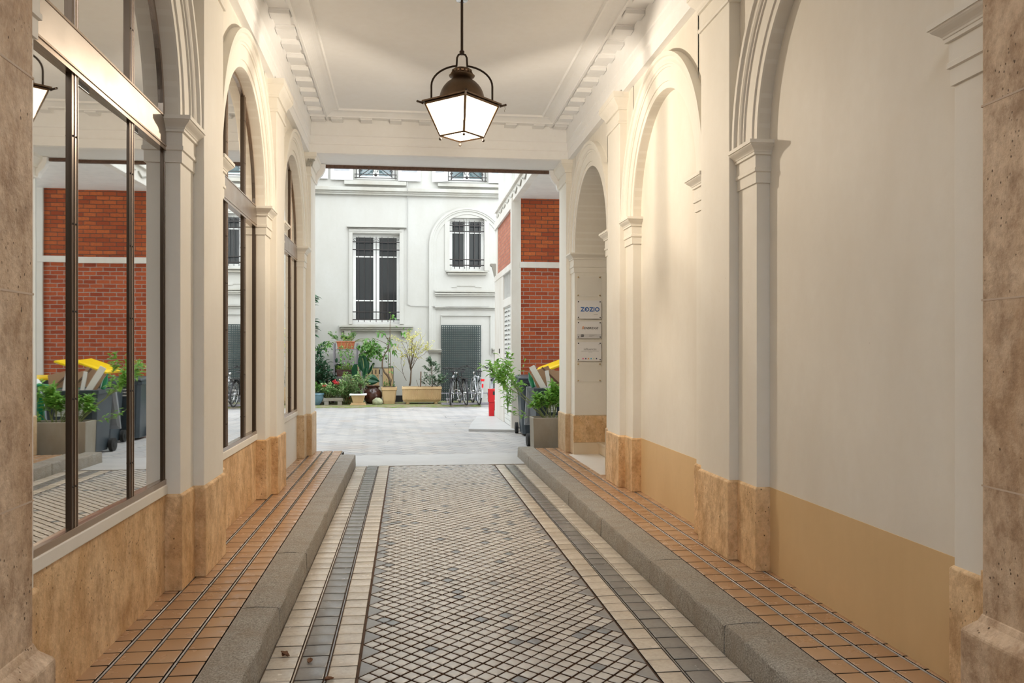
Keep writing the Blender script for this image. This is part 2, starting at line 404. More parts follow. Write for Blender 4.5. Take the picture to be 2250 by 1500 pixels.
def wall_side(side):
    T = WR if side == 'right' else WL
    zs = 2.80 if side == 'right' else 2.83
    ztop = 4.10; pt = .66 if side == 'right' else .69
    mb = MB()
    # spandrels between arches and cornice, with the arches cut out; solid piers behind the pilasters
    edges = [2.70]
    for (c, r) in ARCH: edges += [c - r, c + r]
    edges += [11.83]
    for i in range(0, len(edges), 2):
        mb.box(edges[i] + (.03 if i else 0), edges[i+1] - (.03 if i < 6 else 0), -.45, -.012, 0, 4.6, T)
    for k, (c, r) in enumerate(ARCH):
        dep = -.45 if (side == 'right' and k == 2) else -.45
        N = 32
        for i in range(N):
            t0 = math.pi*(1 - i/N); t1 = math.pi*(1 - (i+1)/N)
            a = (c + r*math.cos(t0), zs + r*math.sin(t0)); b = (c + r*math.cos(t1), zs + r*math.sin(t1))
            for (p, q) in (((a[0], a[1]), (b[0], b[1])),):
                vs = [T(p[0], -.012, p[1]), T(q[0], -.012, q[1]), T(q[0], -.012, 4.6), T(p[0], -.012, 4.6),
                      T(p[0], -.45, p[1]), T(q[0], -.45, q[1]), T(q[0], -.45, 4.6), T(p[0], -.45, 4.6)]
                mb.add(vs, [(0, 1, 2, 3), (4, 7, 6, 5), (0, 4, 5, 1)])
    struct(mb, 'wall_' + side, M['cream'])
    # arches
    for k, (c, r) in enumerate(ARCH):
        zb = FZ
        opening = (side == 'right' and k == 2)
        dep = .43 if opening else (DEP + .03)
        t = trim('cream moulded arch on the %s wall, bay %s' % (side, ['nearest', 'middle', 'farthest'][k]))
        a = MB()
        pr = [(0, -dep)] + ARCH_PROF[1:]
        ring_sweep(a, T, c, zs, r, pr); a.build('archivolt', M['cream_l'], t, smooth=30)
        pe = (PIL[k-1][1] if k else 2.70, PIL[k][0])
        for (s0, s1, e0, e1) in ((pe[0], c - r, 0, 1), (c + r, pe[1], 1, 0)):
            j = MB(); j.box(s0, s1, -dep, 0, zb, zs - .25, T); j.build('jamb', M['cream_l'], t, bevel=.004)
            i_ = MB(); moulded(i_, T, s0, s1, -dep, 0, impost_prof(zs), e0, e1); i_.build('impost', M['cream_l'], t)
            p_ = MB(); moulded(p_, T, s0, s1, -dep, 0, [(zb, .014), (pt-.012, .014), (pt, .003)], e0, e1)
            p_.build('plinth', M['stone'] if k < 2 else M['stone_l'], t, bevel=.004)
    for k, (s0, s1) in enumerate(PIL):
        t = trim('tall flat pilaster on the %s wall, %s' % (side, ['nearest', 'middle', 'at the courtyard end'][k]))
        a = MB(); a.box(s0, s1, -.02, .062, pt - .01, 3.85, T); a.build('shaft', M['cream_l'], t, bevel=.005)
        a = MB(); moulded(a, T, s0, s1, -.02, .062, cap_prof(4.085)); a.build('capital', M['cream_l'], t)
        a = MB(); moulded(a, T, s0, s1, -.02, .062, [(FZ, .016), (pt-.012, .016), (pt, .003)])
        a.build('plinth', M['stone'] if k < 2 else M['stone_l'], t, bevel=.006)
wall_side('right'); wall_side('left')

# blind panels of the right wall (painted dado below)
for k in (0, 1):
    c, r = ARCH[k]
    mb = MB(); mb.box(c - r, c + r, -.12, -.084, .66, 2.80 + r, WR)
    mb.box(c - r, c + r, -.12, -.084, 2.80, 2.80 + r, WR) if False else None
    o = struct(mb, 'wall_blind_panel_%d' % (k+1), M['cream'])
    mb = MB(); mb.box(c - r, c + r, -.12, -.081, FZ, .66, WR)
    struct(mb, 'baseboard_right_%d' % (k+1), M['ochre'])
# patch of flaked paint low on the middle dado
mb = MB(); P0 = WR(6.30, -.0795, .16)
pts = [(6.16, .15), (6.34, .15), (6.38, .24), (6.35, .30), (6.33, .25), (6.29, .33), (6.27, .27), (6.20, .34), (6.16, .36)]
mb.add([WR(s, -.0795, z) for s, z in pts], [tuple(range(len(pts)))])
struct(mb, 'baseboard_right_3', simple('bare_plaster', (.82, .72, .58), .8))

# near stone piers beside the camera
for side, T, nf, e in (('left', WL, .085, 2.88), ('right', WR, .10, 2.79)):
    t = trim('rough travertine pier in the near %s corner' % side)
    mb = MB(); mb.box(.9, e, -.45, nf, .52, 4.6, T); mb.build('shaft', M['stone_n'], t, bevel=.01)
    mb = MB()
    for z in (1.02, 1.68, 2.37, 3.05, 3.75):
        mb.box(.9, e + .0006, -.01, nf + .0006, z, z + .006, T)
    mb.build('mortar_joint', simple('pale_mortar_' + side, (.58, .45, .34), .8), t)
    mb = MB(); moulded(mb, T, .9, e, -.45, nf, [(FZ - .14, .05), (.50, .05), (.54, .012), (.57, .0)], 0, 1)
    mb.build('plinth', M['stone_n'], t, bevel=.008)
    mb = MB(); mb.box(.9, e + .12, -.45, .02, FZ, .69, T); mb.build('lower_block', M['stone'], t, bevel=.006)

# left wall: apron, sill and the three arched windows
PANE_TILT = [(R(.35), R(1.05), R(1.05)), (0, 0, 0), (0, 0, 0)]
for k, (c, r) in enumerate(ARCH):
    zs = 2.83; zb = .745
    mb = MB(); mb.box(c - r, c + r, -.14, -.082, FZ, .69, WL)
    struct(mb, 'baseboard_left_%d' % (k+1), M['stone'] if k < 2 else M['cream_l'])
    t = empty('window_%d' % (k+1), kind='structure', label='bronze framed arched window with mirrored glass, left wall, bay %s' % ['nearest', 'middle', 'farthest'][k])
    mb = MB(); mb.box(c - r, c + r, -.14, -.070, .69, zb, WL); mb.build('window_sill', M['cream_l'], t, bevel=.004)
    nf, nb = -.086, -.125; fw = .03
    # outer frame
    mb = MB()
    mb.box(c - r, c - r + fw, nb, nf, zb, zs, WL); mb.mi = 1; mb.box(c + r - fw, c + r - .008, nb, nf, zb, zs, WL); mb.mi = 0; mb.box(c + r - .009, c + r, nb, nf + .004, zb, zs, WL)
    mb.box(c - r, c + r, nb, nf + .008, zb, zb + .03, WL)
    ring_sweep(mb, WL, c, zs, r - fw, [(0, nb), (0, nf), (fw + .01, nf)])
    mb.build('frame', [M['bronze'], M['bronze_d']], t, bevel=.002)
    mb = MB(); mb.box(c - r, c + r, nb, nf + .012, zs - .165, zs - .010, WL); mb.build('transom_band', M['band'], t, bevel=.003)
    mb = MB()
    for z in (zs - .170, zs - .010): mb.box(c - r, c + r, nb, nf + .016, z, z + .008, WL)
    mb.box(c - r, c + r, nb, nf + .01, zs - .19, zs - .170, WL)
    mb.build('transom_edge', M['bronze'], t)
    w1 = .335 * 1.1
    ms = [c - w1, c + w1]
    for s in ms:
        ht = zs + math.sqrt(r*r - (s-c)**2)
        mb = MB()
        for (z0, z1) in ((zb + .03, zs - .17), (zs, ht)):
            mb.mi = 1; mb.box(s - .028, s - .004, nb, nf, z0, z1, WL); mb.mi = 0; mb.box(s - .002, s + .020, nb, nf + .003, z0, z1, WL)
            mb.box(s + .020, s + .025, nb, nf + .006, z0, z1, WL)
        mb.build('mullion', [M['bronze'], M['bronze_d']], t, bevel=.0015)
        mb = MB(); z = zb + .2
        while z < ht - .12:
            if not (zs - .2 < z < zs + .03):
                for ds in (-.016, .008):
                    p = Vector(WL(s + ds, nf + (.0 if ds < 0 else .003), z)); mb.sphere(p, .005, 8)
            z += .36
        mb.build('screw', M['iron'], t)
    # glazing bead
    mb = MB()
    for (s0, s1) in ((c - r + fw, ms[0] - .038), (ms[0] + .03, ms[1] - .038), (ms[1] + .03, c + r - fw)):
        mb.box(s0, s1, nb, nb + .022, zs - .205, zs - .19, WL)
    mb.build('glazing_bead', M['lead'], t)
    # panes
    cuts = [c - r + .01, ms[0] - .01, ms[1] - .01, c + r - .01]
    for i in range(3):
        s0, s1 = cuts[i], cuts[i+1]; sm = (s0+s1)/2
        e = math.tan(PANE_TILT[k][i])
        def TT(s, n, z, sm=sm, e=e): return WL(s, n - e*(s-sm)*-1, z)
        mb = MB(); mb.box(s0, s1, -.106, -.100, zb + .02, zs - .16, TT); mb.build('pane', M['mirror'], t)
        # lunette pane
        N = 12; top = []
        for q in range(N+1):
            s = s0 + (s1-s0)*q/N; top.append((s, zs + math.sqrt(max(0, r*r - (s-c)**2)) - .005))
        mb = MB(); poly = [(s0, zs - .02)] + top + [(s1, zs - .02)] if top[0][1] > zs else top
        poly = [(s0, zs-.02)] + [p for p in top] + [(s1, zs-.02)]
        mb.loft([[WL(s, -.100, z) for s, z in poly], [WL(s, -.106, z) for s, z in poly]]); mb.build('lunette_pane', M['mirror'], t)

# ------------------------------------------------------------------ ceiling and cornices
mb = MB(); mb.box(-1.9, 2.9, .6, 11.32, 4.55, 4.9); struct(mb, 'ceiling', M['white_c'])
CP = [(-.012, 4.08), (.05, 4.08), (.05, 4.19), (.058, 4.195), (.064, 4.215), (.064, 4.30), (.075, 4.31), (.075, 4.37)]
for i in range(7):
    q = i/6; CP.append((.075 - 0*q + .012*q*q, 4.375 + .13*q))
CP += [(.085, 4.515), (.275, 4.515), (.275, 4.488), (.30, 4.486), (.305, 4.497)]
for i in range(7):
    q = i/6; CP.append((.31 + .09*q, 4.50 + .035*math.sin(q*math.pi/2)))
CP += [(.43, 4.536), (.45, 4.530), (.465, 4.552)]
for side, T in (('right', WR), ('left', WL)):
    mb = MB()
    for (n0, z0), (n1, z1) in zip(CP, CP[1:]):
        mb.quad(T(.9, n0, z0), T(11.25, n0, z0), T(11.25, n1, z1), T(.9, n1, z1))
    y = 11.1
    t = trim('white ceiling cornice with flat mutule blocks along the %s wall' % side)
    mb.build('cornice', M['white_c'], t, smooth=25)
    mm = MB()
    while y > 1.2:
        mm.box(y - .075, y + .075, .088, .262, 4.470, 4.52, T)
        mm.box(y - .085, y + .085, .086, .268, 4.503, 4.52, T)
        y -= .377
    mm.build('mutule_row', M['white_c'], t, bevel=.003)
XL, XR = WL(11.25, .0, 0)[0], WR(11.25, .0, 0)[0]
t = trim('white beam closing the passage at the courtyard end')
mb = MB()
YF = 11.27
for (n0, z0), (n1, z1) in zip([(0, 4.07)] + CP[1:], CP[1:]):
    mb.quad((XL - .05, YF - n0, z0), (XR + .05, YF - n0, z0), (XR + .05, YF - n1, z1), (XL - .05, YF - n1, z1))
mb.build('cornice', M['white_c'], t, smooth=25)
mb = MB(); x = XL + .34
for i in range(8):
    mb.box(x, x + .145, YF - .262, YF - .088, 4.470, 4.52)
    x += .375
mb.build('mutule_row', M['white_c'], t, bevel=.003)
mb = MB(); mb.box(XL - .1, XR + .1, YF - .001, 11.93, 4.075, 4.6); mb.build('beam_body', M['white_c'], t)
mb = MB(); mb.box(XL + .0, XR - .0, 11.90, 11.96, 4.035, 4.09); mb.build('steel_lintel', simple('rusty_lintel', (.14, .075, .05), .7, vary=.5, scale=30), t)
# plaster brackets in the two upper corners of the courtyard opening
for T, lab in ((WL, 'left'), (WR, 'right')):
    mb = MB()
    pr = [(.06, 3.78), (.085, 3.80), (.10, 3.86), (.16, 3.93), (.19, 3.99), (.20, 4.07), (.06, 4.07)]
    mb.loft([[T(11.84, n, z) for n, z in pr], [T(11.93, n, z) for n, z in pr]]); mb.build('corner_bracket', M['white_c'], t)
# outer face of the passage building towards the courtyard
mb = MB()
mb.box(-9, XL - .0, 11.835, 12.0, 0, 9); mb.box(XR + .0, 9, 11.835, 12.0, 0, 9); mb.box(XL - .2, XR + .2, 11.94, 12.0, 4.09, 9)
struct(mb, 'wall_passage_back', M['facade'])
# plaster acanthus scrap left on the far left capital
mb = MB()
for i in range(3):
    p = [WL(11.20 - .0*i, .02 + .03*i, 3.90), WL(11.20, .03 + .03*i, 3.95), WL(11.18, .045 + .03*i, 3.98), WL(11.16, .06 + .03*i, 3.965)]
    mb.tube(p, [.012, .014, .016, .012], 6)
mb.build('capital_leaf', M['facade_m'], t)

# ------------------------------------------------------------------ stair hall behind the far right arch
c, r = ARCH[2]
mb = MB(); X0 = WR(c, -.43, 0)[0]
mb.box(X0, 5.4, 11.30, 11.4, 0, 4.4); mb.box(X0, 5.4, 8.6, 8.7, 0, 4.4); mb.box(5.4, 5.5, 8.6, 11.4, 0, 4.4); mb.box(X0, 5.5, 8.6, 11.4, 4.4, 4.5)
mb.box(X0 - .02, X0 + .03, 8.7, 9.12, 0, 4.4); mb.box(X0 - .02, X0 + .03, 11.02, 11.3, 0, 4.4)
struct(mb, 'wall_stair_hall', M['hall'])
mb = MB(); mb.box(2.12, 2.95, c - r, c + r, .02, FZ + .004); mb.box(2.6, 5.4, 8.7, 11.3, .02, FZ + .004); struct(mb, 'floor_landing', M['pale_floor'])
t = empty('stone_stairs', (2.52, 10.07, FZ), kind='structure')
for i in range(7):
    mb = MB(); x0 = i*.29
    zt = .165 + .16*i
    mb.box(x0, x0 + .30 if i < 6 else 2.8, (-.93 if i == 0 else -1.3), (.915 if i == 0 else 1.2), .006, zt - .03)
    mb.box(x0 - .015, x0 + .30 if i < 6 else 2.8, (-.93 if i == 0 else -1.3), (.915 if i == 0 else 1.2), zt - .03, zt)
    mb.build('step', M['step'], t, bevel=.004)
mb = MB(); ye = c + r - .002; xj = WR(11, 0, 0)[0]
mb.box(xj - .016, X0 + .02, ye - .018, ye + .01, .30, .645); struct(mb, 'baseboard_hall_1', M['stone'], bevel=.003)
mb = MB(); mb.box(xj - .02, X0 - .05, ye - .026, ye + .01, FZ, .298); struct(mb, 'baseboard_hall_2', M['step'], bevel=.003)

# ------------------------------------------------------------------ floors
def tile(mb, q, z, g=.004, ins=.006, dp=.012):
    """bevelled tile on the 2D quad or triangle q, g = half joint"""
    n = len(q); cx = sum(p[0] for p in q)/n; cy = sum(p[1] for p in q)/n
    def off(d):
        out = []
        for i in range(n):
            p0, p1, p2 = Vector(q[i-1]), Vector(q[i]), Vector(q[(i+1) % n])
            a = (p1-p0).normalized(); b = (p2-p1).normalized()
            na = Vector((-a.y, a.x)); nb_ = Vector((-b.y, b.x))
            m = na + nb_; m = m / max(.15, m.dot(na)) if m.length > 1e-6 else na
            out.append(p1 + m*d)
        return out
    r0, r1, r2 = off(g), off(g + ins*.35), off(g + ins)
    b = len(mb.v)
    for rr, zz in ((r0, z - dp), (r0, z - ins*.6), (r1, z - ins*.18), (r2, z)):
        mb.v += [(p.x, p.y, zz) for p in rr]
    for k in range(3):
        for i in range(n):
            j = (i+1) % n; mb.f.append((b+k*n+i, b+k*n+j, b+(k+1)*n+j, b+(k+1)*n+i)); mb.m.append(1 if k == 0 else 0)
    mb.f.append(tuple(b+3*n+i for i in range(n))); mb.m.append(mb.mi)
def rect(x0, x1, y0, y1): return [(x0, y0), (x1, y0), (x1, y1), (x0, y1)]
Y0, Y1 = .9, 11.22
mb = MB(); mb.box(-.70, 1.60, .3, Y1, -.2, -.0115); struct(mb, 'floor_bed', M['bed'])
# diamond carriageway
bx0, bx1 = -.225, 1.15; P = (bx1 - bx0)/7; Q = .2235
mc = MB(); mg = MB()
j = 0; y = 1.05
def jit(): return random.uniform(-.0012, .0012)
while y < Y1:
    for half in (0, 1):
        cy = y + half*Q/2
        for i in range(7 + half):
            cx = bx0 + P*(i + .5) if not half else bx0 + P*i
            if half and i in (0, 7):
                if cy + Q/2 > Y1: continue
                tri = [(bx0, cy - Q/2), (bx0 + P/2, cy), (bx0, cy + Q/2)] if i == 0 else [(bx1, cy - Q/2), (bx1, cy + Q/2), (bx1 - P/2, cy)]
                tile(mg, tri, 0, .0045, .006); continue
            for dx, dy in ((-P/4, 0), (P/4, 0), (0, -Q/4), (0, Q/4)):
                ax, ay = cx + dx, cy + dy
                if ay + Q/4 > Y1: continue
                g = .0060 + jit()
                tile(mc, [(ax - P/4, ay), (ax, ay - Q/4), (ax + P/4, ay), (ax, ay + Q/4)], jit()*.5, g, .006)
    y += Q
struct(mc, 'floor_carriageway', [M['tile_c'], M['bed']], fix=False, smooth=35)
struct(mg, 'floor_carriageway_edge', [M['tile_g'], M['bed']], fix=False, smooth=35)
# gutters beside it
ml = MB(); md = MB()
gl = [(-.225 - .0, -.372), (-.372, -.519), (-.519, -.672)]; gr = [(1.15, 1.288), (1.288, 1.426), (1.426, 1.572)]
for cols in (gl, gr):
    for ci, (a, b) in enumerate(cols):
        y = 1.0 + (0 if cols is gl else .05)
        while y < Y1 - .1:
            tile(md if ci == 1 else ml, rect(min(a, b) + .005, max(a, b) - .005, y, y + .155), jit(), .0042, .005); y += .1555
        if ci < 2: (ml if ci else md).box(b - .003, b + .003, 1, Y1, -.01, -.003)
mk_ = None
struct(ml, 'floor_gutter_cream', [M['tile_l'], M['bed_d']], fix=False, smooth=35); struct(md, 'floor_gutter_grey', [M['tile_d'], M['bed_d']], fix=False, smooth=35)
# pavements
mb = MB(); mb.box(-1.45, -.86, .9, 11.86, 0, FZ - .024); mb.box(1.78, 2.32, .9, 11.95, 0, FZ - .024); struct(mb, 'floor_pavement_bed', M['bed_d'])
mt = MB(); beads = MB()
for sgn, x0, cols in ((-1, -.868, 4), (1, 1.787, 4)):
    for ci in range(cols):
        a = x0 + sgn*ci*.136; b = a + sgn*.136; y = 1.0; lo, hi = min(a, b) + .004, max(a, b) - .004
        if sgn < 0: lo = max(lo, -1.40)
        else: hi = min(hi, 2.30)
        while y < 11.78:
            tile(mt, rect(lo, hi, y, y + .159), FZ + jit()*.3, .0065, .006, .026); y += .159
    for ci in range(0, cols):
        a = x0 + sgn*ci*.136; beads.tube([(a, 1, FZ - .006), (a, 11.78, FZ - .006)], .0045, 8)
struct(mt, 'floor_pavement', [M['tile_s'], M['bed_d']], fix=False, smooth=35)
struct(beads, 'floor_highlight_beads', simple('pale_highlight_bead', (.55, .50, .46), .18, vary=.3, scale=20), smooth=True)  # pale bead colour paints the highlight lines along the long joints
# curbs
def curb(side, x0, x1, joints, end):
    mb = MB(); rr = random.Random(3)
    for a, b in zip(joints, joints[1:]):
        a2, b2 = a + .006, b - .006; N = 14; rings = []
        fx = x0; bx = x1; sg = 1 if bx > fx else -1
        for i in range(N+1):
            y = a2 + (b2-a2)*i/N; w = [rr.uniform(-.005, .005) for _ in range(4)]
            rings.append([(fx - sg*.004 + w[0]*.6, y, -.02), (fx + w[1]*.9, y, FZ - .012 + w[2]), (fx + sg*.009 + w[1]*.9, y, FZ + .001 + w[3]*.6),
                          (fx + sg*.12, y, FZ + .006 + w[2]*.4), (bx, y, FZ + .002), (bx, y, -.02)])
        mb.loft(rings)
    struct(mb, 'floor_curb_' + side, M['granite'], smooth=40)
curb('left', -.672, -.865, [.9, 2.2, 3.4, 4.62, 5.85, 7.05, 8.1, 9.3, 10.55, 11.35], 0)
curb('right', 1.570, 1.784, [.9, 1.9, 2.95, 4.05, 5.35, 6.75, 8.13, 9.6, 10.9, 11.98], 0)
# concrete strip and courtyard
mb = MB(); mb.box(-1.9, 2.6, 11.22, 12.4, -.2, .0); struct(mb, 'floor_threshold', M['concrete'])
mb = MB(); mb.box(-9, 9, 12.4, 25.1, -.2, -.002); mb.box(-9, -1.9, 11.9, 12.4, -.2, -.002); mb.box(2.6, 9, 11.9, 12.4, -.2, -.002); struct(mb, 'floor_courtyard', M['cobble'])
mb = MB(); rr = random.Random(5); N = 60
top = []
for i in range(N+1):
    x = -6 + 8*i/N; top.append((x, 22.9 + .12*math.sin(i*.7) + rr.uniform(-.08, .08)))
for i in range(N):
    (xa, ya), (xb, yb) = top[i], top[i+1]
    mb.quad((xa, ya, .002), (xb, yb, .002), (xb, yb + .25, .035), (xa, ya + .25, .035)); mb.quad((xa, ya + .25, .035), (xb, yb + .25, .035), (xb, 25, .06), (xa, 25, .06))
struct(mb, 'floor_moss_bed', M['moss'])
mb = MB(); mb.prism([(1.15, 15.9), (2.0, 15.6), (2.0, 18.9), (1.55, 18.9), (1.3, 17.2)], -.01, .05); struct(mb, 'floor_garage_step', M['concrete'], bevel=.01)
mb = MB(); mb.box(-9, 9, -6, .9, -.2, -.01); struct(mb, 'floor_street', simple('dark_street_paving', (.12, .11, .10), .7))  # unseen ground, kept dark to limit bounce light into the passage
# unseen dark enclosure added behind the camera to block daylight and bounce
mb = MB(); mb.box(-3.2, 4.2, -2.6, -2.5, 0, 4.9); mb.box(-3.3, -3.2, -2.6, .9, 0, 4.9); mb.box(4.2, 4.3, -2.6, .9, 0, 4.9)
mb.box(-3.2, -1.3, .8, .9, 0, 4.9); mb.box(2.2, 4.2, .8, .9, 0, 4.9); struct(mb, 'wall_light_block', simple('dark_light_block', (.06, .055, .05), .6))

# ------------------------------------------------------------------ pendant lantern
LX, LY = .47, 7.28
lan = empty('pendant_lantern', (LX, LY, 3.35), label='square copper hanging lantern with frosted lit panes under the white ceiling', cat='lantern')
def lv(p): return (p[0], p[1], p[2])
hb, ht_ = .185, .315; zb_, zt_ = 0.0, .275
def ring4(h, z, rot=0):
    off = R(1.5)
    return [(h*math.cos(off + math.pi/2*k + math.pi/2*0), h*math.sin(off + math.pi/2*k), z) for k in range(4)]
B4, T4 = ring4(hb, zb_), ring4(ht_, zt_)
mb = MB()
for i in range(4):
    mb.tube([B4[i], T4[i]], .0105, 4); mb.tube([B4[i], B4[(i+1) % 4]], .0105, 4); mb.tube([T4[i], T4[(i+1) % 4]], .0125, 4)
mb.build('cage', M['copper'], lan)
mb = MB()
R1, R2, R3 = ring4(.345, .285), ring4(.345, .297), ring4(.19, .31); R0 = ring4(.30, .285)
mb.loft([R0, R1, R2, R3], cap=False); mb.build('top_plate', M['copper'], lan)
for i in range(4):
    mb = MB(); v = Vector(R1[i]); mb.tube([v*.95, Vector((v.x*1.10, v.y*1.10, .286))], [.011, .008], 8); mb.sphere((v.x*1.10, v.y*1.10, .286), .011, 8); mb.build('corner_spike', M['iron_b'], lan)
for i in range(4):
    mb = MB(); a, b = Vector(B4[i]), Vector(B4[(i+1) % 4]); c_, d = Vector(T4[(i+1) % 4]), Vector(T4[i])
    nrm = (b-a).cross(d-a).normalized()*.002
    mb.loft([[a+nrm, b+nrm, c_+nrm, d+nrm], [a-nrm, b-nrm, c_-nrm, d-nrm]])
    if i == 0:
        t_ = NT('frosted_lantern_glass'); tr = t_.n.new('ShaderNodeBsdfTransparent'); tr.inputs[0].default_value = (1, .97, .92, 1)
        tl = t_.n.new('ShaderNodeBsdfTranslucent'); tl.inputs[0].default_value = (1, .93, .82, 1)
        mx = t_.n.new('ShaderNodeMixShader'); mx.inputs[0].default_value = .06
        t_.l.new(tr.outputs[0], mx.inputs[1]); t_.l.new(tl.outputs[0], mx.inputs[2]); t_.l.new(mx.outputs[0], t_.out.inputs[0]); M['lglass'] = t_.m
    mb.build('glass_pane', M['lglass'], lan)
mb = MB(); mb.loft([ring4(hb - .005, .002), ring4(hb - .005, .006)]); mb.build('bottom_pane', M['lglass'], lan)
for i in range(4): mb = MB(); mb.tube([(B4[i][0], B4[i][1], .0), (B4[i][0], B4[i][1], -.022)], .005, 6); mb.sphere((B4[i][0], B4[i][1], -.03), .0125, 10); mb.build('ball_foot', M['iron_b'], lan)
mb = MB(); pr = [(.198, .305)] + [(.195*math.cos(R(a)), .305 + .20*math.sin(R(a))) for a in range(0, 66, 6)] + [(.075, .50)]
mb.lathe(pr, seg=40); mb.build('dome', M['copper'], lan, smooth=True)
mb = MB(); mb.lathe([(.075, .495), (.085, .50), (.108, .512), (.112, .520), (.09, .53)], seg=32); mb.lathe([(.07, .552), (.085, .555), (.088, .565), (.072, .572), (.07, .578), (.0, .582)], seg=32)
for k in range(14):
    a = 2*math.pi*k/14; mb.tube([(.098*math.cos(a), .098*math.sin(a), .52), (.078*math.cos(a), .078*math.sin(a), .558)], .008, 6)
mb.build('vent_crown', M['copper'], lan, smooth=40)
mb = MB(); pts = []
hr = .262; cz = .43
off = R(0)
arc = [(hr*math.cos(R(a)), 0, cz + hr*.68*math.sin(R(a))) for a in range(0, 91, 9)]
right = [(hr, 0, .292), (hr, 0, .36)] + arc[:-1] + [(.045, 0, cz + hr*.68)] + [(.042, 0, .675), (.03, 0, .70), (.0, 0, .71)]
mb.tube(right, .0085, 8); mb.tube([(-x, y_, z) for x, y_, z in right], .0085, 8)
mb.xf(Matrix.Rotation(-math.atan2(LX, LY) , 4, 'Z')); mb.build('hoop', M['iron_b'], lan, smooth=True)
mb = MB(); mb.cyl((0, 0, .70), (0, 0, 1.165), .0115); mb.lathe([(.0, .70), (.02, .705), (.022, .73), (.012, .74)], seg=12); mb.build('suspension_rod', M['iron_b'], lan, smooth=40)
mb = MB(); mb.lathe([(.0, 1.160), (.05, 1.165), (.062, 1.18), (.062, 1.199), (0, 1.2)], seg=28); mb.build('ceiling_rose', M['chrome'], lan, smooth=40)
mb = MB(); mb.tube([(.375, 0, .29), (.372, .0, .27), (.378, .005, .255), (.37, 0, .24), (.373, 0, .225)], .0015, 4); mb.xf(Matrix.Rotation(R(2), 4, 'Z')); mb.build('loose_wire', M['copper'], lan)
mb = MB(); mb.sphere((0, 0, .17), .032, 14); 
t_ = NT('lit_bulb'); t_.b.inputs['Emission Color'].default_value = (1, .80, .52, 1); t_.b.inputs['Emission Strength'].default_value = 60; mb.build('bulb', t_.m, lan, smooth=True)
mb = MB(); mb.cyl((0, 0, .20), (0, 0, .305), .014); mb.build('bulb_socket', M['brass'], lan)
ld = bpy.data.lights.new('lantern_light', 'POINT'); ld.energy = LANTERN_W; ld.color = (1, .92, .82); ld.shadow_soft_size = .03
lo = bpy.data.objects.new('lantern_light', ld); COL.objects.link(lo); lo.parent = lan; lo.location = (0, 0, .125)
mb = MB(); mb.box(LX-.05, LX+.05, LY-.05, LY+.05, 4.549, 4.55) if False else None

# ------------------------------------------------------------------ name plates in the far right archway
def textobj(name, s, size, mat, parent, loc, bold=0, shear=0, space=1):
    cu = bpy.data.curves.new(name, 'FONT'); cu.body = s; cu.size = size; cu.extrude = .0006; cu.offset = bold; cu.shear = shear; cu.space_character = space
    cu.align_x = 'CENTER'; cu.align_y = 'CENTER'; cu.materials.append(mat)
    o = bpy.data.objects.new(name, cu); COL.objects.link(o)
    me = bpy.data.meshes.new_from_object(o.evaluated_get(bpy.context.evaluated_depsgraph_get())); bpy.data.objects.remove(o)
    o = bpy.data.objects.new(name, me); COL.objects.link(o); o.parent = parent; o.location = loc; o.rotation_euler = (R(90), 0, 0); return o
PX0, PX1 = 2.226, 2.555; PY = c + r - .03
PW = PX1 - PX0
def plaque(z0, z1, label, kind='acry', screw='screw', group='name plates in the archway'):
    e = empty('name_plate', ((PX0+PX1)/2, PY, (z0+z1)/2), label=label, cat='sign', group=group)
    h = (z1-z0)/2; mb = MB(); mb.box(-PW/2, PW/2, 0, .008, -h, h); mb.build('panel', M[kind], e, bevel=.001)
    for sx in (-1, 1):
        for sz in (-1, 1):
            mb = MB(); mb.cyl((sx*(PW/2-.018), -.006, sz*(h-.018)), (sx*(PW/2-.018), .03, sz*(h-.018)), .0075, 10); mb.build('screw', M[screw], e)
    return e
t_ = NT('clear_acrylic_plate'); t_.set((.9, .9, .88), .05, 0, .5); trn = t_.n.new('ShaderNodeBsdfTransparent'); mx = t_.n.new('ShaderNodeMixShader'); mx.inputs[0].default_value = .12
t_.l.new(trn.outputs[0], mx.inputs[1]); t_.l.new(t_.b.outputs[0], mx.inputs[2]); t_.l.new(mx.outputs[0], t_.out.inputs[0]); M['clear'] = t_.m
plaque(2.225, 2.50, 'clear blank acrylic plate above the blue lettered plate', 'clear', 'brass')
e = plaque(1.933, 2.174, 'white acrylic plate with bold blue lettering, top of the three printed plates')
textobj('lettering', 'ZOZIO', .078, M['ink_b'], e, (.012, -.001, .0), .0024, 0, 1.04)
mb = MB(); mb.box(.06, .115, -.0008, 0, -.068, -.064); mb.build('small_print', M['ink_g'], e)
mb = MB(); mb.lathe([(0, 0), (.010, 0)], seg=16); mb.xf(Matrix.Translation((-.0425, -.0018, .004)) @ Matrix.Rotation(R(90), 4, 'X')); mb.build('logo_dot', M['ink_b'], e)
mb = MB(); mb.quad((-.034, -.0019, .022), (-.012, -.0019, .034), (-.018, -.0019, .020), (-.03, -.0019, .014)); mb.build('logo_flash', M['ink_b'], e)
e = plaque(1.674, 1.898, 'white acrylic plate with slanted black lettering after an orange B, middle printed plate')
textobj('lettering', 'ENBRIDGE', .040, M['ink_k'], e, (.022, -.001, .022), .0005, .25, 1.02)
textobj('orange_initial', 'B', .052, M['ink_o'], e, (-.088, -.001, .026), .0008, .3)
mb = MB(); mb.box(-PW/2 + .002, PW/2 - .002, -.0004, 0, -.108, -.055); mb.build('grey_footer', simple('pale_grey_print', (.66, .66, .68), .2, vary=0), e)
mb = MB()
for i in range(3):
    mb.box(-.112, -.100, -.001, 0, -.066 - .012*i, -.060 - .012*i); mb.box(-.096, -.076 + .004*(i % 2), -.001, 0, -.066 - .012*i, -.060 - .012*i)
mb.build('address_block', M['ink_k'], e)
mb = MB()
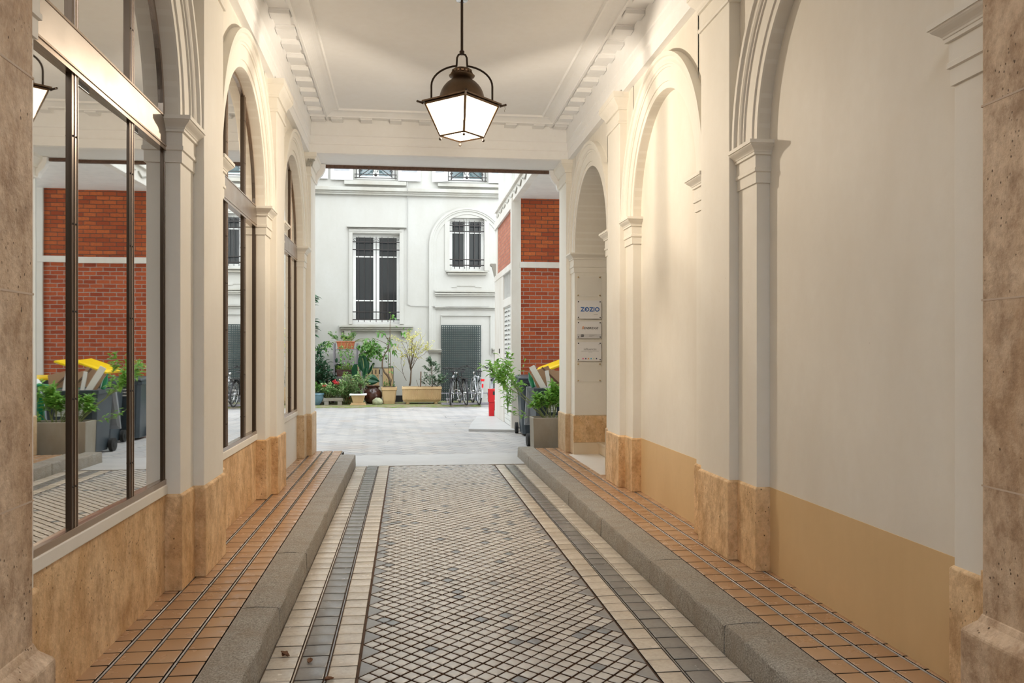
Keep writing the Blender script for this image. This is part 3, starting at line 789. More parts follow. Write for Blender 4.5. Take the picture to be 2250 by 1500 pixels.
for i in range(3): mb.box(.0, .10 - .03*i, -.001, 0, -.067 - .011*i, -.0645 - .011*i)
mb.build('small_print', M['ink_g'], e)
e = plaque(1.374, 1.626, 'white acrylic plate with thin grey lettering over six coloured dots, lowest printed plate')
textobj('lettering', 'influences', .044, M['ink_g'], e, (.012, -.001, .030), 0, 0, 1.0)
mb = MB(); mb.box(-.105, .13, -.001, 0, .004, .0065); mb.box(-.01, .04, -.001, 0, -.010, -.008); mb.box(.12, .145, -.001, 0, .09, .092); mb.build('small_print', M['ink_g'], e)
for i, cc in enumerate([(.75, .10, .25), (.08, .03, .15), (.80, .33, .10), (.10, .45, .68), (.62, .68, .45), (.03, .05, .15)]):
    mb = MB(); mb.lathe([(0, 0), (.009, 0)], seg=16); mb.xf(Matrix.Translation((-.083 + i*.036, -.0012, -.094)) @ Matrix.Rotation(R(90), 4, 'X'))
    mb.build('coloured_dot', simple('dot_print_%d' % i, cc, .4, vary=0), e)
plaque(1.10, 1.352, 'clear blank acrylic plate below the plate with coloured dots', 'clear', 'brass')

# dry leaves on the tiles
def dry(px, py, sz, rz, lab):
    p = atz(px, py, 0.004); e = MB(); rr = random.Random(px)
    for k in range(3):
        a0 = rr.uniform(0, 6.28); L = sz*rr.uniform(.6, 1); w = L*.35; n = 5; rows = []
        for i in range(n+1):
            t = i/n; ww = w*math.sin(math.pi*min(1, t*.9 + .08)); h = L*.35*t*t*(1 if k else .6)
            rows.append([(L*(t-.5), -ww, h + ww*.5), (L*(t-.5), 0, h*.8), (L*(t-.5), ww, h + ww*.6)])
        b = len(e.v); e.loft(rows, cap=False, closed=False); e.xf(Matrix.Rotation(a0, 4, 'Z') @ Matrix.Rotation(rr.uniform(-.3, .5), 4, 'Y'), b)
    mz = min(v[2] for v in e.v); e.xf(Matrix.Translation((0, 0, -mz)))
    o = e.build('dry_leaf', M['leaf_dry'], fix=False); o.location = (p.x, p.y, .001); o.rotation_euler[2] = rz
    so = o.modifiers.new('th', 'SOLIDIFY'); so.thickness = .0012
    tag(o, lab, 'leaf', 'dry leaves in the left gutter')
dry(626, 1440, .05, .4, 'curled brown dry leaf on the cream gutter tile next to the left curb')
dry(681, 1453, .042, 1.7, 'small dark and orange dry leaf on the grey gutter tile near the left curb')
dry(722, 1494, .06, 2.4, 'yellowish dry leaf at the bottom edge of the picture in the left gutter')

# ------------------------------------------------------------------ courtyard facade
FY = 24.9
def FP(px, py): p = aty(px, py, FY); return p.x, p.z
def fbox(mb, px0, py0, px1, py1, d0, d1):
    """box on the facade between two corners (level), standing d0..d1 proud"""
    x0, z1 = FP(px0, py0); x1, z0 = FP(px1, py1)
    mb.box(min(x0, x1), max(x0, x1), FY - d1, FY - d0, min(z0, z1), max(z0, z1))
def xz(px0, py0, px1, py1):
    x0, z1 = FP(px0, (py0)); x1, z0 = FP(px1, py1); return x0, x1, z0, z1
W1 = xz(774.5, 513, 878, 712); W2 = xz(988, 478, 1064, 595)
U1 = xz(783, 330, 868, 395); U2 = xz(985, 330, 1066, 401)
U1 = (U1[0], U1[1], U1[2], 8.6); U2 = (U2[0], U2[1], U2[2], 8.6)
holes = [W1, W2, U1, U2]
xs = sorted(set([-9.0, 9.0] + [v for h in holes for v in h[:2]])); zs_ = sorted(set([0.0, 11.0] + [v for h in holes for v in h[2:]]))
mb = MB()
for a, b in zip(xs, xs[1:]):
    for c0, d0 in zip(zs_, zs_[1:]):
        mx_, mz_ = (a+b)/2, (c0+d0)/2
        if any(h[0] < mx_ < h[1] and h[2] < mz_ < h[3] for h in holes): continue
        mb.quad((a, FY, c0), (b, FY, c0), (b, FY, d0), (a, FY, d0))
for h in holes:
    for (xa, xb, za, zb2) in ((h[0], h[0], h[2], h[3]), (h[1], h[1], h[2], h[3])): mb.quad((xa, FY, za), (xa, FY + .3, za), (xa, FY + .3, zb2), (xa, FY, zb2))
    for z in (h[2], h[3]): mb.quad((h[0], FY, z), (h[1], FY, z), (h[1], FY + .3, z), (h[0], FY + .3, z))
mb.box(-9, 9, FY + .9, FY + 1, 0, 11)
struct(mb, 'wall_courtyard_back', M['facade'], fix=False)
mb = MB(); mb.box(-6.2, -6, 12, FY, 0, 11); struct(mb, 'wall_courtyard_left', M['facade'])
# string courses, sills, frames
t = trim('plaster string courses and mouldings of the courtyard facade')
def fm(name, boxes, mat='facade_m'):
    mb = MB()
    for b_ in boxes: fbox(mb, *b_)
    return mb.build(name, M[mat], t, bevel=.006)
fm('string_course', [(600, 416, 1100, 420, 0, .16), (600, 420, 1100, 424, 0, .11), (600, 424, 1100, 430, 0, .085)])
fm('upper_sill', [(757, 397.5, 893, 409, 0, .12)]); fm('upper_sill', [(962, 404, 1110, 414, 0, .12)])
fm('wall_band', [(600, 775, 806, 905, 0, .03), (865, 775, 942, 905, 0, .03), (806, 775, 865, 807, 0, .03), (1088, 775, 1130, 905, 0, .03)], 'facade')
fm('niche_panel', [(806, 809, 833, 905, 0, .012), (841, 809, 864, 905, 0, .018)], 'clay')
mb = MB()
for px in (810, 818, 826, 834): fbox(mb, px - .9, 812, px + .9, 821, .005, .016)
for px in (812, 822, 830, 838): fbox(mb, px - .8, 824.5, px + .8, 826, .005, .016)
mb.build('vent_slot', M['black'], t)
# window one surround
fm('window_surround', [(762, 497, 893, 501, 0, .09), (764, 501, 891, 503.5, 0, .06), (767, 503.5, 774.5, 712, 0, .035), (878, 503.5, 887, 712, 0, .035), (767, 503.5, 887, 513, 0, .035), (767, 507, 884, 509.5, 0, .05)], 'facade')
fm('window_sill', [(746, 714, 908, 719, 0, .22), (749, 719, 905, 723, 0, .17), (752, 723, 902, 727, 0, .12)])
fm('sill_corbel', [(757, 727, 771, 740, 0, .12)]); fm('sill_corbel', [(882, 727, 896, 740, 0, .12)])
fm('window_sill', [(980, 596, 1071, 599, 0, .14), (983, 599, 1068, 604.5, 0, .10)])
fm('window_surround', [(977, 486, 988, 595, 0, .02), (1064, 486, 1075, 595, 0, .02)], 'facade')
fm('string_course', [(955, 638, 1130, 643, 0, .07), (955, 643, 1130, 648, 0, .05), (955, 648, 1130, 651, 0, .09)])
fm('string_course', [(955, 673, 1130, 677, 0, .09), (955, 677, 1130, 680, 0, .06)])
fm('panel_moulding', [(969, 692, 1079, 694, 0, .05), (969, 694, 971, 905, 0, .03), (1077, 694, 1079, 780, 0, .03), (992, 630, 1004, 631.2, 0, .02), (1004, 627.5, 1044, 628.7, 0, .02), (1044, 630, 1058, 631.2, 0, .02)], 'facade')
fm('base_ledge', [(940, 767, 970, 770, 0, .12), (941, 770, 970, 774, 0, .08)]); fm('base_ledge', [(1081, 765, 1130, 768, 0, .12), (1083, 768, 1130, 776, 0, .08)])
fm('left_ledge', [(600, 715, 700, 720, 0, .16), (600, 720, 698, 726, 0, .10)]); fm('left_corbel', [(672, 726, 692, 742, 0, .10)])
# blind arch on the right half of the facade
cx_, cz_ = FP(1028, 541); rr_ = (FP(1028, 456)[1] - cz_)
mb = MB(); TF = lambda s, n, z: (s, FY - n, z)
prof = [(0, 0), (0, .05), (-.06, .05), (-.065, .035), (-.11, .035), (-.115, .015), (-.20, .015), (-.205, 0)]
ring_sweep(mb, TF, cx_, cz_, rr_, prof, 36)
for sg in (-1, 1):
    for (r0, n0), (r1, n1) in zip(prof, prof[1:]):
        zb0 = FP(941, 768)[1]
        mb.quad((cx_ + sg*(rr_+r0), FY-n0, zb0), (cx_ + sg*(rr_+r1), FY-n1, zb0), (cx_ + sg*(rr_+r1), FY-n1, cz_), (cx_ + sg*(rr_+r0), FY-n0, cz_))
mb.build('blind_arch_moulding', M['facade'], t, smooth=30)
# thin cable down the facade
xk, zk = FP(895, 412); xk2, zk2 = FP(895, 668); xk3, zk3 = FP(950, 673)
mb = MB(); mb.tube([(xk, FY - .02, zk + .2), (xk + .01, FY - .18, zk), (xk, FY - .18, zk - .1), (xk + .008, FY - .025, zk - .25), (xk, FY - .02, zk2), (xk + .1, FY - .02, zk2 - .05), (xk3, FY - .03, zk3), (xk3 + .6, FY - .12, zk3), (2.4, FY - .12, zk3 + .01)], .009, 6)
tag(mb.build('wall_cable', simple('grey_cable', (.35, .34, .32), .6)), 'thin grey cable running down and along the courtyard facade right of the tall window', 'cable')

def casement(n, h, split, glass, label, z_mull=()):
    x0, x1, z0, z1 = h; y = FY + .16; w = x1 - x0
    t = empty('window_%d' % n, kind='structure', label=label)
    mb = MB(); f = .085
    mb.box(x0, x0 + f, y, y + .07, z0, z1); mb.box(x1 - f, x1, y, y + .07, z0, z1); mb.box(x0, x1, y, y + .07, z0, z0 + .13); mb.box(x0, x1, y, y + .07, z1 - f, z1)
    xm = (x0+x1)/2; mb.box(xm - .085, xm - .006, y - .01, y + .07, z0, z1); mb.box(xm + .006, xm + .085, y - .01, y + .07, z0, z1)
    for zz in z_mull: mb.box(x0 + f, xm - .08, y, y + .05, zz, zz + .035); mb.box(xm + .08, x1 - f, y, y + .05, zz, zz + .035)
    mb.build('frame', M['white_wood'], t, bevel=.004)
    for a, b in ((x0 + .05, xm - .04), (xm + .04, x1 - .05)):
        mb = MB(); mb.box(a, b, y + .02, y + .03, z0 + .05, z1 - .04); mb.build('pane', glass, t)
    return t
zz = lambda py: FP(800, py)[1]
t4 = casement(4, W1, 0, M['darkglass'], 'tall barred casement window with white frame in the courtyard facade', (zz(564), zz(661)))
t5 = casement(5, W2, 0, M['darkglass'], 'small barred window inside the blind arch of the courtyard facade', (FP(1000, 511)[1],))
t6 = casement(6, U1, 0, M['blueglass'], 'upper left courtyard window behind an iron railing'); t7 = casement(7, U2, 0, M['blueglass'], 'upper right courtyard window behind an iron railing')
def scroll(mb, x, y, z, s, r=.008):
    pts = []
    for i in range(15):
        a = i/14*3.6*math.pi/1.6; rr = .045*(1 - i/17)
        pts.append((x + s*(rr*math.cos(a)) , y, z + rr*math.sin(a)))
    mb.tube(pts, r, 5)
def grille(t, h, nb, rails, spikes=True, scrolls=()):
    x0, x1, z0, z1 = h; y = FY + .03; mb = MB()
    for zr in rails: mb.box(x0 - .0, x1 + .0, y - .012, y + .012, zr - .014, zr + .014)
    mb.build('grille_rail', M['iron'], t)
    top = z1 - .10; k = (x1-x0)/nb
    mb = MB()
    for i in range(nb + 1):
        x = x0 + (i + 0)*k
        if i in (0, nb): continue
        mb.cyl((x, y, z0 + .06), (x, y, top - .05), .011, 6); mb.tube([(x, y, top - .05), (x, y, top + .03)], [.016, .002], 6)
    mb.build('grille_bars', M['iron'], t)
    mb = MB()
    for x, s in scrolls: scroll(mb, x, y, rails[0] + .06, s)
    mb.build('grille_scrolls', M['iron'], t)
x0, x1, z0, z1 = W1; k = (x1-x0)/8; xm = (x0+x1)/2
grille(t4, W1, 8, [zz(531), zz(548), zz(685), zz(702)], True, [(x0 + .06, 1), (xm - .06, -1), (xm + .06, 1), (x1 - .06, -1)])
x0, x1, z0, z1 = W2; xm = (x0+x1)/2; z2 = lambda py: FP(1026, py)[1]
grille(t5, W2, 7, [z2(495), z2(508), z2(570), z2(582.5)], True, [(x0 + .06, 1), (xm - .17, -1), (xm - .06, 1), (xm + .06, -1), (xm + .17, 1), (x1 - .16, -1), (x1 - .06, 1)])
def railing(t, h):
    x0, x1, z0, z1 = h; y = FY - .05; mb = MB(); xm = (x0+x1)/2; H = .85
    for z in (z0 + .03, z0 + .13, z0 + H): mb.box(x0 - .05, x1 + .05, y - .01, y + .01, z - .01, z + .01)
    for x in (x0 + .0, x0 + .09, x1 - .09, x1 - .0): mb.box(x - .01, x + .01, y - .01, y + .01, z0 + .03, z0 + H)
    mb.build('railing_frame', M['iron'], t)
    mb = MB()
    for sg in (-1, 1):
        mb.tube([(xm + sg*.48, y, z0 + .06), (xm + sg*.12, y, z0 + .32), (xm + sg*.0, y, z0 + .5)], .012, 6)
        for i in range(5): scroll(mb, xm + sg*(.45 - .01*i), y, z0 + .22 + .11*i, sg*(1 if i % 2 else -1), .012)
        for i in range(3): scroll(mb, xm + sg*.12, y, z0 + .30 + .14*i, sg, .014)
        mb.tube([(xm + sg*.05, y, z0 + .2), (xm + sg*.09, y, z0 + .32), (xm, y, z0 + .42)], .012, 6)
    mb.sphere((xm, y, z0 + .12), .045, 8); mb.lathe([(.0, .30), (.07, .34), (.09, .42), (.05, .46), (0, .47)], (xm, y, z0), 10)
    mb.build('railing_scrolls', M['iron'], t)
railing(t6, U1); railing(t7, U2)
def shutter(px0, px1, py, lab, ang=0, d=.0, hinge=0):
    x0, zb_ = FP(px0, py); x1, _ = FP(px1, py); H = 2.4
    e = empty('window_shutter', (x0 if hinge == 0 else x1, FY - .06, zb_), label=lab, cat='shutter', group='white upper shutters'); e.rotation_euler = (0, 0, ang)
    w = x1 - x0 if hinge == 0 else x0 - x1
    mb = MB(); a, b = sorted((0, w))
    mb.box(a, a + .09, -.02, .02, 0, H); mb.box(b - .09, b, -.02, .02, 0, H); mb.box(a, b, -.02, .02, 0, .22); mb.box(a, b, -.02, .02, H - .12, H); mb.box(a, b, -.01, .02, 0, H)
    mb.build('frame', M['shutter'], e, bevel=.004)
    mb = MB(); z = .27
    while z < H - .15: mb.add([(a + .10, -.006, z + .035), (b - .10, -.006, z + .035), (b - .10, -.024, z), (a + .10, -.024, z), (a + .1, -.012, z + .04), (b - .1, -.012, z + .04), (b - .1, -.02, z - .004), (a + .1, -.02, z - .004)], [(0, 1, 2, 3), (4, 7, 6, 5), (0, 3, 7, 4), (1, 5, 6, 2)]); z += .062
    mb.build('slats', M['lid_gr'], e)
    return e
shutter(690, 721, 392.5, 'white louvred shutter at the far left, cut off by the passage corner')
shutter(727, 776, 395, 'white louvred shutter just left of the upper left window')
shutter(875, 924, 398, 'white louvred shutter just right of the upper left window')
shutter(950, 985, 400.5, 'half-open slanting white shutter left of the upper right window', R(-20), hinge=0)
shutter(1073, 1110, 402.5, 'white louvred shutter right of the upper right window, next to the timber storey')

# trellis
e = empty('garden_trellis', (0, 0, 0), label='dark green square lattice trellis leaning on the courtyard facade behind the bicycles', cat='trellis')
x0, ztp = FP(970, 715); x1, _ = FP(1055, 715); yt = FY - .06; x1b = FP(1056, 800)[0]
mb = MB(); n = 19
for i in range(n+1):
    x = x0 + (x1-x0)*i/n; mb.box(x - .0125, x + .0125, yt - .008, yt, .05, ztp)
mb.build('upright_slats', M['trellis'], e)
mb = MB(); z = ztp; k = 0
while z > .08:
    mb.box(x0 - .012, (x1 if k % 7 else x1b) + .012, yt - .016, yt - .008, z - .0125, z + .0125); z -= .0635; k += 1
mb.build('cross_slats', M['trellis'], e)

# ------------------------------------------------------------------ brick outbuilding on the right of the courtyard
BY = 15.9; BX = 1.98
def SP(px, py):            # point of the side face x = BX
    r = ray(px, py); tt = BX / r.x; return r.y*tt, CH + r.z*tt
mb = MB(); mb.box(2.11, 3.72, BY, BY + .3, 3.19, 4.40); struct(mb, 'wall_brick_front_1', M['brick_f'])
mb = MB(); mb.box(2.11, 3.72, BY, BY + .3, 0, 3.09); struct(mb, 'wall_brick_front_2', M['brick_lo'])
mb = MB(); mb.box(2.11, 3.8, BY - .05, BY + .25, 3.085, 3.195); mb.box(3.70, 4.3, BY - .03, BY + .3, 0, 4.4); mb.box(1.96, 2.14, BY - .04, BY + .12, 0.0, 4.40); mb.box(3.7, 9, BY, BY + .3, 0, 4.4)
struct(mb, 'trim_91', M['white_peel'], bevel=.006)
mb = MB(); 
mb.box(2.0, 2.1, 15.9, 17.0, 3.17, 4.25)
mb.box(2.0, 2.1, 17.0, 18.6, 3.17, 4.25); struct(mb, 'wall_brick_side', M['brick_s'])
t = trim('white timber frame of the outbuilding side with garage shutter')
mb = MB(); mb.box(1.96, 2.12, 16.0, 19.0, 3.06, 3.19); mb.box(1.97, 2.12, 17.35, 19.0, .05, 3.1); mb.box(1.97, 2.12, 16.0, 17.4, 2.40, 2.56); mb.box(1.985, 2.12, 18.6, 19.0, 3.1, 4.3); mb.box(1.96, 2.12, 16, 19.0, 4.22, 4.40); mb.box(2.12, 3.7, 18.7, 19.0, 0, 4.4)
mb.build('timber_frame', M['white_peel'], t, bevel=.008)
mb = MB(); y = 16.08
while y < 17.35: mb.box(1.995, 2.015, y, y + .022, 2.56, 3.06); y += .105
mb.build('upright_bars', M['white_wood'], t)
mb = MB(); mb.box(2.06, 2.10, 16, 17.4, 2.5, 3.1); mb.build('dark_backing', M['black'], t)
mb = MB(); z = .05
while z < 2.38:
    mb.box(2.00, 2.03, 16.0, 17.36, z, z + .085); z += .093
mb.box(2.03, 2.05, 16.0, 17.36, .05, 2.42); mb.build('shutter_slats', M['white_wood'], t, bevel=.006)
mb = MB(); z = .97
while z < 2.3:
    for yy in (16.15, 16.5, 16.85, 17.1): mb.box(1.997, 2.002, yy, yy + .20, z + .022, z + .040)
    z += .093*1
mb.build('shutter_vents', M['iron'], t)
mb = MB(); p = SP(1099, 774); mb.box(1.955, 1.972, 17.95, 18.02, 1.46, 1.56); mb.build('lock_switch', M['iron'], t)
# little console bracket on the corner
mb = MB(); yb = 18.9
pr = [(1.985, 3.47), (1.86, 3.47), (1.86, 3.43), (1.90, 3.41), (1.93, 3.3), (1.95, 3.2), (1.985, 3.13)]
mb.loft([[(x, yb, z) for x, z in pr], [(x, yb + .15, z) for x, z in pr]]); mb.build('console_bracket', M['facade_m'], t)
# upper timber storey and its soffit
mb = MB(); mb.box(2.05, 9, 12.0, BY + .3, 4.40, 4.5); mb.box(2.05, 9, BY, 19.0, 4.40, 4.5); struct(mb, 'ceiling_outbuilding', M['white_wood'])
mb = MB(); mb.box(2.01, 2.10, 12.0, 19.05, 4.36, 4.62); mb.box(1.97, 2.1, 12.0, 19.08, 4.62, 4.68); mb.box(1.985, 2.1, 12, 19.05, 4.34, 4.375)
mb.build('fascia', M['white_peel'], t, bevel=.005)
mb = MB(); y = 12.3; rr = random.Random(9)
while y < 18.6:
    pts = [(2.0, y + .16*q + rr.uniform(-.01, .01), 4.44 + .09*abs(math.sin(q*2.2 + 1)) + rr.uniform(-.01, .01)) for q in range(4)]
    mb.tube(pts, .014, 5); y += .62
mb.build('carved_scrollwork', M['facade_m'], t)
mb = MB(); y = 12.05
while y < 18.9: mb.box(2.06, 2.1, y, y + .19, 4.68, 9); y += .20
mb.box(2.085, 2.11, 12, 19.0, 4.68, 9); mb.box(2.085, 9, 18.9, 19.0, 4.4, 9); mb.build('upright_boarding', M['white_wood'], t)
mb = MB(); y = 12.9
while y < 18.9: mb.box(2.0, 2.08, y, y + .16, 4.68, 9); y += 1.62
mb.build('storey_posts', M['white_wood'], t)

# ------------------------------------------------------------------ plants
def leaf(mb, p, d, L, w, droop=.25, fold=.25, up=Vector((0, 0, 1))):
    p = Vector(p); d = Vector(d).normalized(); s = d.cross(up)
    if s.length < .05: s = d.cross(Vector((1, .2, 0)))
    s.normalize(); n = s.cross(d).normalized()
    c = [p + d*L*t - up*(droop*L*t*t) for t in (0, .35, .72, 1)]
    e = lambda i, k: (c[i] + s*w*k + n*abs(w)*fold, c[i] - s*w*k + n*abs(w)*fold)
    a1, b1 = e(1, .5); a2, b2 = e(2, .42)
    mb.add([c[0], a1, a2, c[3], b2, b1, c[1], c[2]], [(0, 1, 6), (0, 6, 5), (1, 2, 7, 6), (5, 6, 7, 4), (2, 3, 7), (4, 7, 3)])
class Plant:
    def __init__(s, name, label, cat, loc, lm, bm='bark', group=None):
        s.e = empty(name, loc, label=label, cat=cat, group=group); s.st = MB(); s.lf = MB(); s.lm = lm; s.bm = bm
    def branch(s, p, d, L, r, depth, rnd, spread=.6, leafL=.06, leafW=.03, nl=5, grav=0, clump=.0, kids=3, start=.4):
        p = Vector(p); d = Vector(d).normalized(); pts = [p.copy()]; q = p.copy(); dd = d.copy(); n = 5
        for i in range(n):
            dd = (dd + Vector((rnd.uniform(-.22, .22), rnd.uniform(-.22, .22), rnd.uniform(-.08, .12) - grav))).normalized(); q = q + dd*L/n; pts.append(q.copy())
        s.st.tube(pts, [max(.0012, r*(1 - .6*i/n)) for i in range(n+1)], 5)
        if depth > 0:
            for k in range(kids):
                i = rnd.randint(max(1, int(n*start)), n); ax = Vector((rnd.uniform(-1, 1), rnd.uniform(-1, 1), rnd.uniform(-.3, .8)))
                s.branch(pts[i], dd + ax*spread, L*rnd.uniform(.45, .75), r*.55, depth-1, rnd, spread, leafL, leafW, nl, grav, clump, kids, start)
        if depth <= 1:
            for k in range(nl):
                i = rnd.randint(1 if depth == 0 else 3, n); a = Vector((rnd.uniform(-1, 1), rnd.uniform(-1, 1), rnd.uniform(-.5, .7)))
                leaf(s.lf, pts[i] + Vector((rnd.uniform(-1, 1), rnd.uniform(-1, 1), rnd.uniform(-1, 1)))*clump, a + dd*.6, leafL*rnd.uniform(.7, 1.25), leafW*rnd.uniform(.7, 1.2), rnd.uniform(.1, .5))
    def done(s, foliage='foliage'):
        if s.st.v: s.st.build('stems', M[s.bm], s.e, smooth=True)
        if s.lf.v: s.lf.build(foliage, M[s.lm], s.e, fix=False)
        return s.e
GY = 24.25
def gx(px, Y=GY): return aty(px, 772, Y).x
def gz(py, px=850, Y=GY): return aty(px, py, Y).z
U = lambda r, a, b: r.uniform(a, b)

# far left shrub and blue pot
e = empty('glazed_pot', (gx(691, 23.6), 23.6, .04), label='blue glazed pot at the far left edge of the flower bed', cat='plant pot')
mb = MB(); mb.lathe([(.0, 0), (.13, 0), (.20, .08), (.24, .2), (.25, .27), (.27, .29), (.27, .33), (.24, .33), (.22, .26), (.0, .25)], seg=24); mb.build('pot_body', M['blue_glaze'], e, smooth=40)
r = random.Random(11); p = Plant('potted_shrub', 'small bright green plant growing in the blue glazed pot', 'plant', (gx(691, 23.6), 23.6, .28), 'l_mid', 'bark_g')
for k in range(9): p.branch((0, 0, 0), (U(r, -.8, .8), U(r, -.6, .6), 1), .28, .006, 1, r, .7, .08, .04, 6)
p.done()
r = random.Random(12); p = Plant('rhododendron', 'tall dark evergreen shrub against the facade at the far left of the bed', 'shrub', (gx(690, 24.15), 24.15, .04), 'l_dark')
for k in range(7): p.branch((U(r, -.15, .15), U(r, -.1, .1), 0), (U(r, -.45, .35), U(r, -.4, .05), 1), U(r, .7, 1.05), .018, 2, r, .5, .17, .055, 8, kids=4, start=.3)
p.st.tube([(-.05, 0, 0), (-.1, 0, 1.2), (-.05, .02, 2.0), (-.08, .02, 2.9)], [.025, .018, .012, .008], 6)
for zq in (1.95, 2.15, 2.3, 2.75, 2.9, 3.0):
    for k in range(9): leaf(p.lf, (-.06, 0, zq + U(r, -.05, .05)), (U(r, -1, 1.2), U(r, -1, .1), U(r, -.2, .5)), U(r, .2, .3), .07, .3)
p.done()
r = random.Random(13); p = Plant('evergreen_bush', 'low dark green bush between the tall shrub and the metal rack', 'shrub', (gx(722, 24.3), 24.3, .04), 'l_dark')
for k in range(14): p.branch((U(r, -.15, .15), U(r, -.1, .1), 0), (U(r, -.7, .7), U(r, -.6, .2), 1), U(r, .3, .48), .012, 2, r, .6, .12, .05, 4)
p.done()

# metal shelf rack
x0, x1 = gx(735, 24.45), gx(785, 24.45); xm = (x0+x1)/2
e = empty('shelf_rack', (xm, 24.45, .04), label='tall grey metal shelf rack holding window boxes against the courtyard wall', cat='shelf')
hw = (x1-x0)/2; Hh = gz(754, 760, 24.45) - .04
mb = MB()
for sx in (-1, 1):
    for sy in (-1, 1): mb.box(sx*hw - .018, sx*hw + .018, sy*.14 - .012, sy*.14 + .012, 0, Hh)
mb.build('upright_post', M['metal_g'], e)
shz = [gz(y, 760, 24.45) - .04 for y in (766.5, 796.5, 827)] + [.28]
for z in shz:
    mb = MB(); mb.box(-hw, hw, -.15, .15, z - .022, z); mb.build('shelf', M['metal_g'], e)
def winbox(name, x, y, z, w, d, h, mat, lab, lip=.02):
    e = empty(name, (x, y, z), label=lab, cat='plant pot')
    mb = MB(); t_ = .88
    mb.loft([[(-w/2*t_, -d/2*t_, 0), (w/2*t_, -d/2*t_, 0), (w/2*t_, d/2*t_, 0), (-w/2*t_, d/2*t_, 0)], [(-w/2*.99, -d/2*.99, h - lip*1.2), (w/2*.99, -d/2*.99, h - lip*1.2), (w/2*.99, d/2*.99, h - lip*1.2), (-w/2*.99, d/2*.99, h - lip*1.2)]])
    mb.build('box_body', M[mat], e, bevel=.012)
    mb = MB()
    for a in ((-w/2 - .01, w/2 + .01, -d/2 - .01, -d/2 + .012), (-w/2 - .01, w/2 + .01, d/2 - .012, d/2 + .01), (-w/2 - .01, -w/2 + .012, -d/2, d/2), (w/2 - .012, w/2 + .01, -d/2, d/2)): mb.box(*a, h - lip*1.3, h)
    mb.build('rim', M[mat], e, bevel=.004)
    mb = MB(); mb.box(-w/2 + .015, w/2 - .015, -d/2 + .015, d/2 - .015, h - .04, h - .025); mb.build('soil', M['soil'], e)
    return e
winbox('window_box', gx(760, 24.45), 24.42, .04 + shz[0] + .035, .50, .22, .18, 'terra', 'terracotta window box on the top shelf of the metal rack')
mb = MB(); mb.box(-.23, .23, -.12, .12, 0, .032); o = mb.build('saucer', M['terra'], bevel=.008); o.location = (gx(760, 24.45), 24.42, .04 + shz[0]); tag(o, 'terracotta drip tray under the window box on the top shelf', 'saucer')
r = random.Random(14); p = Plant('trailing_ivy', 'ivy trailing out of the terracotta window box and down the rack', 'plant', (gx(760, 24.45), 24.42, .04 + shz[0] + .19), 'l_mid', 'bark_g')
for k in range(12): p.branch((U(r, -.2, .2), U(r, -.06, .06), 0), (U(r, -1, 1), U(r, -.6, .2), .6), U(r, .18, .32), .004, 1, r, .8, .06, .045, 5)
for k in range(9): p.branch((.22, U(r, -.08, .08), .0), (U(r, .3, 1.1), U(r, -.5, .1), .5), U(r, .35, .7), .004, 2, r, .8, .075, .055, 7, grav=.28)
for k in range(4): p.branch((-.22, U(r, -.08, .08), 0), (U(r, -1.1, -.4), U(r, -.5, .1), .3), U(r, .3, .5), .004, 1, r, .8, .07, .05, 6, grav=.22)
for k in range(6): p.branch((U(r, -.2, .2), -.1, 0), (U(r, -.3, .3), -.7, .1), U(r, .35, .6), .004, 1, r, .6, .07, .05, 4, grav=.35)
p.done()
r = random.Random(15); p = Plant('lime_seedlings', 'bright lime tuft in the middle of the terracotta window box', 'plant', (gx(764, 24.4), 24.38, .04 + shz[0] + .19), 'l_lime', 'bark_g')
for k in range(14): p.branch((U(r, -.12, .12), U(r, -.04, .04), 0), (U(r, -.6, .6), U(r, -.4, .4), 1), U(r, .12, .2), .003, 0, r, .6, .05, .035, 7)
p.done()
e = winbox('brown_planter', gx(757, 24.45), 24.42, .04 + shz[2], .44, .22, .20, 'glaze', 'shiny brown oblong bowl on the lower shelf of the metal rack')
r = random.Random(16); p = Plant('lime_creeper', 'lime green creeping plant filling the brown bowl on the rack', 'plant', (gx(757, 24.45), 24.42, .04 + shz[2] + .17), 'l_lime', 'bark_g')
for k in range(34): p.branch((U(r, -.22, .22), U(r, -.1, .08), 0), (U(r, -.9, .9), U(r, -.8, .4), .9), U(r, .10, .2), .003, 0, r, .6, .05, .035, 9)
for k in range(4): p.branch((U(r, -.05, .05), -.11, 0), (U(r, -.2, .2), -.6, -.1), U(r, .3, .5), .003, 0, r, .4, .04, .03, 10, grav=.4)
p.done()
# low stone bench with euphorbia
x0, x1 = gx(712, 23.7), gx(753, 23.7); xm = (x0+x1)/2
e = empty('stone_trough', (xm, 23.7, .03), label='low dark stone trough on two blocks under the red flowers', cat='plant pot')
mb = MB(); mb.box(-.27, .27, -.13, .13, .11, .20); mb.build('slab', M['planter_c'], e, bevel=.015)
for sx in (-1, 1):
    mb = MB(); mb.box(sx*.18 - .06, sx*.18 + .06, -.12, .12, 0, .11); mb.build('block', M['planter_c'], e, bevel=.01)
r = random.Random(17); p = Plant('euphorbia', 'bushy green plant with red flower heads in the stone trough', 'plant', (gx(728, 23.7), 23.7, .22), 'l_var', 'bark_g')
for k in range(30): p.branch((U(r, -.2, .2), U(r, -.08, .08), 0), (U(r, -.9, .9), U(r, -.8, .5), 1), U(r, .16, .3), .007, 1, r, .5, .12, .05, 5)
e = p.done(); fl = MB()
